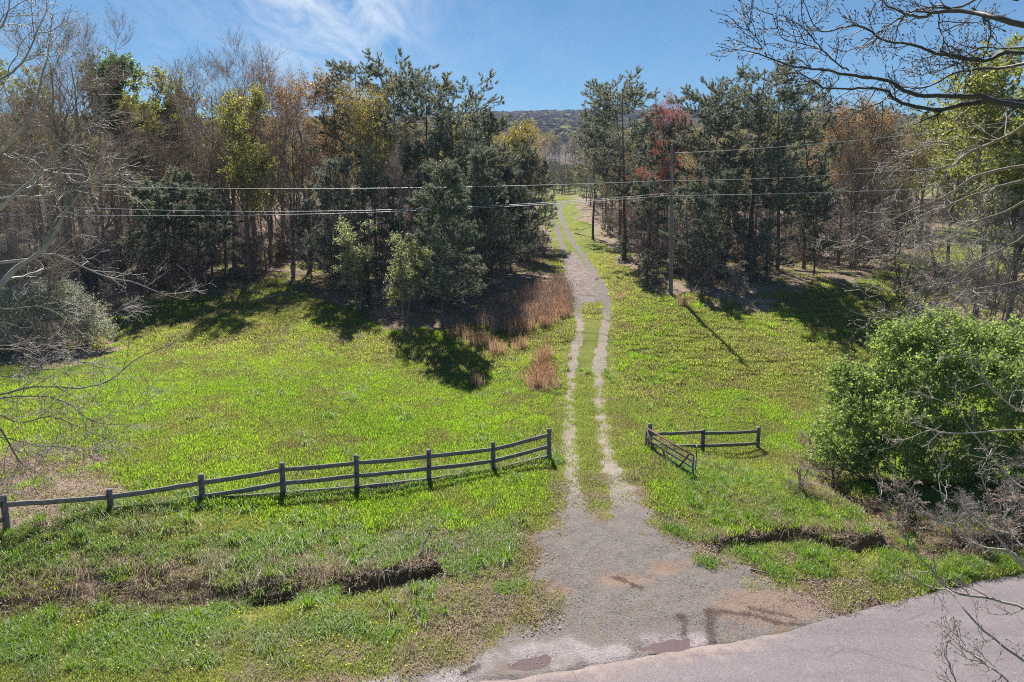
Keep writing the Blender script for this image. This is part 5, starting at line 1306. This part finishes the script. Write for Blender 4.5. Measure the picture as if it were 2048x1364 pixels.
log('bare fallen branch on the verge below the right ditch', [(1480, 1128), (1540, 1140), (1600, 1150)], 0.02, 0.010, 12, 'stick', 'stick', twigs=5, lift=1)
log('long thin stick in leaf litter beside the road at right', [(1500, 1140), (1580, 1158), (1680, 1168)], 0.022, 0.012, 13, 'stick', 'stick', lift=1)

# ------------------------------------------------------------------ grass, reeds, leaves, stones
def tuft(name, mat, n, rad_, h0, h1, w, lean, seed, loc, label, curve=0.5, stalk=0):
    rg_ = np.random.default_rng(seed)
    r_ = rad_ * np.sqrt(rg_.random(n)); a_ = rg_.random(n) * 2 * pi
    B = np.stack([r_ * np.cos(a_), r_ * np.sin(a_), np.full(n, -0.02)], 1)
    h_ = rg_.uniform(h0, h1, n)[:, None]; dz_ = rg_.random(n) * 2 * pi
    out_ = np.stack([np.cos(dz_), np.sin(dz_), np.zeros(n)], 1)
    out_ = out_ * (1 - 0.5 * (rad_ < 0.25)) + (B * np.array([1, 1, 0]) / max(rad_, 1e-3)) * (1.0 * (rad_ < 0.25))
    L_ = out_ * rg_.uniform(0.1, lean, n)[:, None]
    sd = np.stack([-out_[:, 1], out_[:, 0], np.zeros(n)], 1); sd = unit(sd + rg_.normal(0, 0.5, sd.shape) * [1, 1, 0]) * w
    m_ = B + (L_ * 0.35 + [0, 0, 0.62]) * h_; t_ = B + (L_ + [0, 0, 1.0 - 0.0]) * h_ - np.array([0, 0, 1]) * (np.linalg.norm(L_, axis=1, keepdims=True) * curve * h_)
    Vv = np.stack([B - sd, B + sd, m_ + sd * 0.8, m_ - sd * 0.8, t_], 1).reshape(-1, 3)
    i5 = np.arange(n)[:, None] * 5
    mb = MB(); mb.add(Vv, i5 + np.array([[0, 1, 2, 3]]), i5 + np.array([[3, 2, 4]]))
    if stalk:
        k_ = rg_.choice(n, stalk); hd = t_[k_]; Hd = np.stack([hd - [0, 0, .12], hd - [0, 0, .05], hd + [0, 0, .03]], 1); mb.tubes(Hd, np.tile([[0.006, 0.014, 0.003]], (stalk, 1)), 4)
    o = link(name, mb.mesh(name, [M[mat]]), None, loc)
    return tag(o, label, kind='stuff')
def gl(px, py): g = G(px, py, H); return (g[0], g[1], g[2])
T_short = [tuft('grass_tuft', 'grass', 170, 0.36, 0.04, 0.12, 0.0065, 0.9, 1 + i, gl(500 + 60 * i, 1290), 'short grass') for i in range(2)]
T_med = [tuft('grass_tuft', 'grass', 170, 0.36, 0.07, 0.20, 0.0065, 0.9, 5 + i, gl(560 + 70 * i, 900), 'meadow grass') for i in range(2)]
T_lush = [tuft('grass_tuft', 'grass_lush', 120, 0.26, 0.12, 0.30, 0.0065, 1.6, 9 + i, gl(300 + 70 * i, 1240), 'lush grass', 0.6) for i in range(2)]
T_vivid = [tuft('grass_tuft', 'grass_vivid', 170, 0.36, 0.09, 0.24, 0.0075, 0.7, 60 + i, gl(640 + 90 * i, 840), 'vivid green meadow grass') for i in range(2)]
T_clump = [tuft('grass_tuft', 'grass_lush', 90, 0.10, 0.22, 0.46, 0.007, 1.5, 13 + i, gl(470 + 200 * i, 1085), 'dark grass clump', 0.75) for i in range(2)]
T_far = [tuft('grass_tuft', 'grass_far', 260, 0.66, 0.06, 0.17, 0.011, 0.9, 17 + i, gl(500 + 80 * i, 700), 'far meadow grass') for i in range(2)]
T_dry = [tuft('straw_tuft', 'straw', 70, 0.18, 0.25, 0.55, 0.005, 2.2, 21 + i, gl(420 + 120 * i, 1140), 'dry arching straw', 1.0) for i in range(2)]
T_reed = [tuft('reed_tuft', 'reed', 60, 0.38, 0.6, 1.35, 0.007, 0.45, 25, gl(1075, 770), 'dry orange broom grass', 0.2, 30), tuft('reed_tuft', 'reed_brown', 60, 0.42, 0.6, 1.4, 0.008, 0.5, 26, gl(1000, 650), 'dry brown broom grass', 0.2, 30)]
def flat_patch(name, mat, n, rad_, s0, s1, seed, loc, label, stones=False):
    rg_ = np.random.default_rng(seed); r_ = rad_ * np.sqrt(rg_.random(n)); a_ = rg_.random(n) * 2 * pi
    C = np.stack([r_ * np.cos(a_), r_ * np.sin(a_), np.zeros(n)], 1); mb = MB(); s_ = rg_.uniform(s0, s1, n)[:, None]
    if stones:
        octv = np.array([[1, 0, 0], [0, 1, 0], [-1, 0, 0], [0, -1, 0], [0, 0, 1], [0, 0, -1.]])
        f = np.array([[0, 1, 4], [1, 2, 4], [2, 3, 4], [3, 0, 4], [1, 0, 5], [2, 1, 5], [3, 2, 5], [0, 3, 5]])
        Vv = octv[None] * s_[:, None, :] * rg_.uniform(0.5, 1.3, (n, 6, 3)) * np.array([1, 1, 0.45]) + C[:, None, :]
        mb.add(Vv.reshape(-1, 3), None, (np.arange(n)[:, None, None] * 6 + f[None]).reshape(-1, 3))
    else:
        C[:, 2] = rg_.uniform(0.006, 0.035, n)
        thin_ = 0.06 if mat == 'straw' else 0.5
        nn_ = unit(np.stack([rg_.normal(0, .45, n), rg_.normal(0, .45, n), np.ones(n)], 1)); a = unit(np.cross(nn_, rg_.normal(0, 1, (n, 3)))); b = np.cross(nn_, a)
        mb.add(np.stack([C - a * s_, C - b * s_ * thin_ + nn_ * s_ * .2, C + a * s_, C + b * s_ * thin_ + nn_ * s_ * .2], 1).reshape(-1, 3), np.arange(n * 4).reshape(-1, 4))
    return tag(link(name, mb.mesh(name, [M[mat]]), None, loc), label, kind='stuff')
F_leaf = [flat_patch('fallen_leaves_patch', 'fallen', 110, 0.55, 0.012, 0.036, 31, gl(120, 960), 'fallen brown leaves')]
F_stone = [flat_patch('gravel_stones_patch', 'stone', 170, 0.5, 0.004, 0.011, 32, gl(1200, 1100), 'loose gravel', True)]
F_stick = [flat_patch('straw_tuft', 'straw', 110, 0.5, 0.03, 0.15, 33, gl(700, 1130), 'flattened dry straw')]

rng = np.random.default_rng(21)
def emit(n, y0, y1, prob, spread=0.80, bias=1.0):
    y = y0 + (y1 - y0) * rng.random(n) ** bias; x = rng.uniform(-1, 1, n) * (y * spread + 1.0)
    k = rng.random(n) < (y / y1); x, y = x[k], y[k]      # even per square metre
    z_ = zones(x, y); d, s, _ = seg_dist(x, y, ROAD_EDGE)
    pr_ = prob(x, y, z_) * ~((s < 0) | (d < 0.10))
    k = rng.random(len(x)) < pr_
    return x[k], y[k]
allx, ally, allw, alls = [], [], [], []
def addp(xy, w_, s0, s1, dzv=0.0):
    x, y = xy; n_ = len(x); allx.append(x); ally.append(y); allw.append(np.asarray(w_)[rng.integers(0, len(w_), n_)]); alls.append(rng.uniform(s0, s1, n_))
def dl(x, y, L): return seg_dist(x, y, L)
def clear(z_): return (1 - sstep(0.25, 0.6, z_['gravel'])) * (1 - sstep(0.3, 0.6, z_['dirt']) * 0.80) * (1 - sstep(0.35, 0.65, z_['litter']) * 0.93)
def ditchiness(x, y):
    d1, s1, t1 = dl(x, y, DITCH_L); d2, s2, t2 = dl(x, y, DITCH_R); return np.minimum(d1, d2)
# foreground below the fence
def p_short(x, y, z_): return clear(z_) * (1 - 0.72 * z_['verge']) * (0.8 + 0.2 * (fbm(x, y, 0.9, 3, 41) > 0.42))
addp(emit(34000, 12.5, 36, p_short), [0, 1], 0.7, 1.2)
def p_track(x, y, z_):   # weeds creeping in on the gravel
    pa = poly_sd(x, y, APRON); return (z_['gravel'] > 0.5) * (y > 15.2) * np.clip(0.12 * sstep(0.53, 0.66, fbm(x, y, 1.1, 3, 47)) + 0.22 * (y > 21) + 0.55 * (np.abs(pa) < 0.7) * (fbm(x, y, 1.5, 2, 53) > 0.5), 0, 1)
addp(emit(26000, 14, 90, p_track), [0], 0.25, 0.55)
def strip_mid(x, y, z_):
    d = np.minimum(dl(x, y, RUT_L)[0], dl(x, y, RUT_R)[0]); return (z_['gravel'] < 0.5) * (d < 0.9) * 0.7
addp(emit(16000, 20, 70, strip_mid), [0, 1], 0.4, 0.75)
def p_med(x, y, z_): return clear(z_) * (poly_sd(x, y, APRON) < -0.5) * (y > 20.5) * (0.45 + 0.55 * (fbm(x, y, 0.35, 3, 42) > 0.45)) * (np.minimum(dl(x, y, RUT_L)[0], dl(x, y, RUT_R)[0]) > 0.9)
addp(emit(26000, 19, 38, p_med), [2, 3], 0.6, 1.25)
def p_lush(x, y, z_):
    dd = ditchiness(x, y); ff = seg_dist(x, y, np.array([p[:2] for p in LF]))[0]
    return clear(z_) * np.maximum(np.maximum((1 - sstep(1.2, 3.0, dd)) * (fbm(x, y, 0.6, 2, 44) > 0.44) * 0.9, 0.8 * (ff < 0.5)), 0 * x) * (1 - 0.8 * z_['verge'])
addp(emit(19000, 13.5, 32, p_lush), [4, 5], 0.5, 1.2)
def p_viv(x, y, z_): return clear(z_) * (poly_sd(x, y, APRON) < -0.6) * (np.minimum(dl(x, y, RUT_L)[0], dl(x, y, RUT_R)[0]) > 1.0) * (y > 19.5) * (0.95 * sstep(0.40, 0.52, fbm(x, y, 0.22, 3, 43)) * (1 - sstep(31, 38, y)) + 0.25 * (fbm(x, y, 0.3, 3, 48) > 0.5))
addp(emit(30000, 19, 48, p_viv), [13, 14], 0.6, 1.3)
def p_clump(x, y, z_): return clear(z_) * (poly_sd(x, y, APRON) < -0.8) * ((ditchiness(x, y) < 3.5) * 0.55 + 0.10) * (1 - 0.7 * z_['verge']) * sstep(0.4, 0.55, fbm(x, y, 0.7, 2, 45))
addp(emit(9000, 13.8, 38, p_clump), [6, 7], 0.5, 1.15)
def p_rlush(x, y, z_): return clear(z_) * (x > 6) * (x < 15) * (y < 26) * 0.8
addp(emit(5000, 18, 27, p_rlush), [4, 5, 6], 0.5, 1.1)
def p_far(x, y, z_): return clear(z_) * (np.minimum(dl(x, y, RUT_L)[0], dl(x, y, RUT_R)[0]) > 0.8) * (0.5 + 0.5 * (fbm(x, y, 0.2, 3, 46) > 0.42))
addp(emit(40000, 33, 72, p_far), [8, 9], 0.6, 1.3)
addp(emit(5000, 70, 170, p_far), [8, 9], 0.9, 1.8)
# dry straw: ditch lips, along the fence, in patches of the meadow
def p_dry(x, y, z_):
    d1, s1, t1 = dl(x, y, DITCH_L); d2, s2, t2 = dl(x, y, DITCH_R); d3, s3, t3 = dl(x, y, CREEK)
    lip = ((d1 < 1.5) & (s1 > 0) & (t1 > .1) & (t1 < .99)) * 0.6 + ((d2 < 1.2) & (s2 > 0)) * 0.6 + (d3 < 1.3) * 0.4
    lip = lip * (0.25 + 0.75 * (fbm(x, y, 0.55, 2, 49) > 0.46))
    ff = seg_dist(x, y, np.array([p[:2] for p in LF]))[0]
    return np.clip(lip + 0.16 * (ff < 0.35) + 0.02 * (fbm(x, y, 0.5, 2, 50) > 0.55), 0, 1) * (z_['gravel'] < 0.4)
addp(emit(12000, 14, 36, p_dry), [10, 11], 0.35, 0.85)
def p_flat(x, y, z_): return np.clip(0.8 * z_['verge'] + 0.5 * (z_['dirt'] > 0.4) + 0.10 * (fbm(x, y, 0.5, 2, 50) > 0.5), 0, 1) * (z_['gravel'] < 0.4)
addp(emit(12000, 13.5, 36, p_flat), [12], 0.6, 1.1)
def p_stub(x, y, z_): return clear(z_) * 0.08 * (fbm(x, y, 0.25, 3, 51) > 0.54)
addp(emit(9000, 32, 60, p_stub), [10, 11], 0.4, 0.9)
def p_band(x, y, z_): return 0.9 * (poly_sd(x, y, GL([(520, 660), (700, 670), (900, 715), (960, 735), (820, 750), (600, 700), (500, 690)])) > 0) * (fbm(x, y, 0.8, 2, 52) > 0.5) * 0.25
addp(emit(9000, 34, 50, p_band), [10, 11], 0.5, 0.9)
X_ = np.concatenate(allx); Y_ = np.concatenate(ally); Wh = np.concatenate(allw); Sc = np.concatenate(alls)
print('grass instances', len(X_))
scatter_stuff('grass', T_short + T_med + T_lush + T_clump + T_far + T_dry + F_stick + T_vivid, np.stack([X_, Y_, H(X_, Y_) - 0.004], 1), Wh, rng.random(len(X_)) * 6.28, Sc, 'spring grass of the meadow and verges with straw mixed in')

# reeds
allx, ally, allw, alls = [], [], [], []
RP = [(GL([(945, 655), (1000, 610), (1120, 565), (1138, 600), (1135, 632), (1060, 655), (1000, 668)]), [1, 1, 0], 1600), (GL([(1000, 668), (1060, 640), (1138, 600), (1140, 634), (1075, 664), (1020, 675)]), [0], 900)]
for L, w_, n_ in RP:
    addp(emit(n_ * 22, 36, 60, lambda x, y, z_: (poly_sd(x, y, L) > 0) * 0.6 * (x > -5) ), w_, 0.45, 1.0)
for (px, py, rx, n_) in ((1080, 765, 0.8, 34), (1092, 725, 0.5, 12), (998, 705, 0.3, 7), (952, 772, 0.25, 6), (1040, 700, 0.3, 5), (1365, 612, 0.25, 5), (925, 675, 0.5, 8), (960, 690, 0.5, 8), (1240, 600, 0.3, 3)):
    c = G(px, py)[:2]; allx.append(c[0] + rng.normal(0, rx * 0.6, n_)); ally.append(c[1] + rng.normal(0, rx, n_)); allw.append(np.zeros(n_, int)); alls.append(rng.uniform(0.5, 0.9, n_))
X_ = np.concatenate(allx); Y_ = np.concatenate(ally); Wh = np.concatenate(allw); Sc = np.concatenate(alls); print('reeds', len(X_))
scatter_stuff('dry_reeds', T_reed, np.stack([X_, Y_, H(X_, Y_)], 1), Wh, rng.random(len(X_)) * 6.28, Sc, 'stand of dry orange and brown broom grass left of the track')
# leaves, straw and gravel
allx, ally, allw, alls = [], [], [], []
def p_leaf(x, y, z_): return np.clip((z_['litter'] > 0.4) * 0.75 + z_['verge'] * 0.30 + 0.25 * (z_['dirt'] > 0.5) + 0.05 * (fbm(x, y, 0.9, 2, 61) > 0.5), 0, 1) * (z_['gravel'] < 0.5)
addp(emit(12000, 13.5, 36, p_leaf), [0], 0.7, 1.3)
def p_leafR(x, y, z_): return (poly_sd(x, y, BARE_R) > -0.3) * 0.4
addp(emit(5000, 15, 22, p_leafR), [0], 0.7, 1.2)
addp(emit(9000, 36, 75, lambda x, y, z_: (z_['litter'] > 0.5) * 0.6), [0], 1.2, 1.8)
X_ = np.concatenate(allx); Y_ = np.concatenate(ally); Wh = np.concatenate(allw); Sc = np.concatenate(alls)
scatter_stuff('fallen_leaves', F_leaf, np.stack([X_, Y_, H(X_, Y_)], 1), Wh, rng.random(len(X_)) * 6.28, Sc, 'brown fallen leaves on litter, verges and ditch banks')
allx, ally, allw, alls = [], [], [], []
addp(emit(16000, 13.5, 52, lambda x, y, z_: (z_['gravel'] > 0.45) * 0.75), [0], 0.7, 1.5)
X_ = np.concatenate(allx); Y_ = np.concatenate(ally); Wh = np.concatenate(allw); Sc = np.concatenate(alls)
scatter_stuff('gravel', F_stone, np.stack([X_, Y_, H(X_, Y_)], 1), Wh, rng.random(len(X_)) * 6.28, Sc, 'loose grey gravel on the track and its apron')
# dandelions
fm = MB(); rg_ = np.random.default_rng(44)
xy = [(rg_.uniform(60, 860), rg_.uniform(1215, 1350)) for _ in range(70)] + [(rg_.uniform(520, 900), rg_.uniform(1010, 1100)) for _ in range(20)]
for px, py in xy:
    g = G(px, py, H); c = np.array([g[0], g[1], g[2] + 0.09]); a = np.arange(7) * 2 * pi / 7
    fm.add(np.vstack([c + np.stack([0.02 * np.cos(a), 0.02 * np.sin(a), 0 * a], 1), c + [0, 0, 0.012]]), None, [[i, (i + 1) % 7, 7] for i in range(7)])
    fm.tubes(np.array([[c - [0, 0, 0.09], c]]), np.array([[0.003, 0.003]]), 3)
tag(link('dandelions', fm.mesh('dandelions', [M['flower']])), 'small yellow dandelions in the verge grass', kind='stuff')

# creek water
w1 = GL([(1690, 990), (1720, 1000), (1760, 1035), (1800, 1070), (1780, 1085), (1735, 1050)])
# ------------------------------------------------------------------ air
hz_ = bpy.data.materials.new('haze'); hz_.use_nodes = True; ht = hz_.node_tree
for n in list(ht.nodes): ht.nodes.remove(n)
ho = ht.nodes.new('ShaderNodeOutputMaterial'); pv = ht.nodes.new('ShaderNodeVolumePrincipled')
pv.inputs['Color'].default_value = (0.48, 0.64, 1.0, 1); pv.inputs['Density'].default_value = 0.00020; pv.inputs['Anisotropy'].default_value = 0.0
ht.links.new(pv.outputs[0], ho.inputs['Volume'])
mb = MB(); zlo, zhi = -12.0, 230.0
GZmin = float(GZ.min()); zlo = GZmin - 1.5; zhi = float(GZ.max()) + 30
mb.box((0, 0, (zlo + zhi) / 2), (4300, 4300, zhi - zlo))
tag(link('haze', mb.mesh('haze', [hz_])), 'thin blue haze in the air', kind='stuff')
print('tris', sum(sum(len(p.vertices) - 2 for p in []) for _ in ()), sum(m.users and len(m.loops) - 2 * len(m.polygons) for m in bpy.data.meshes))
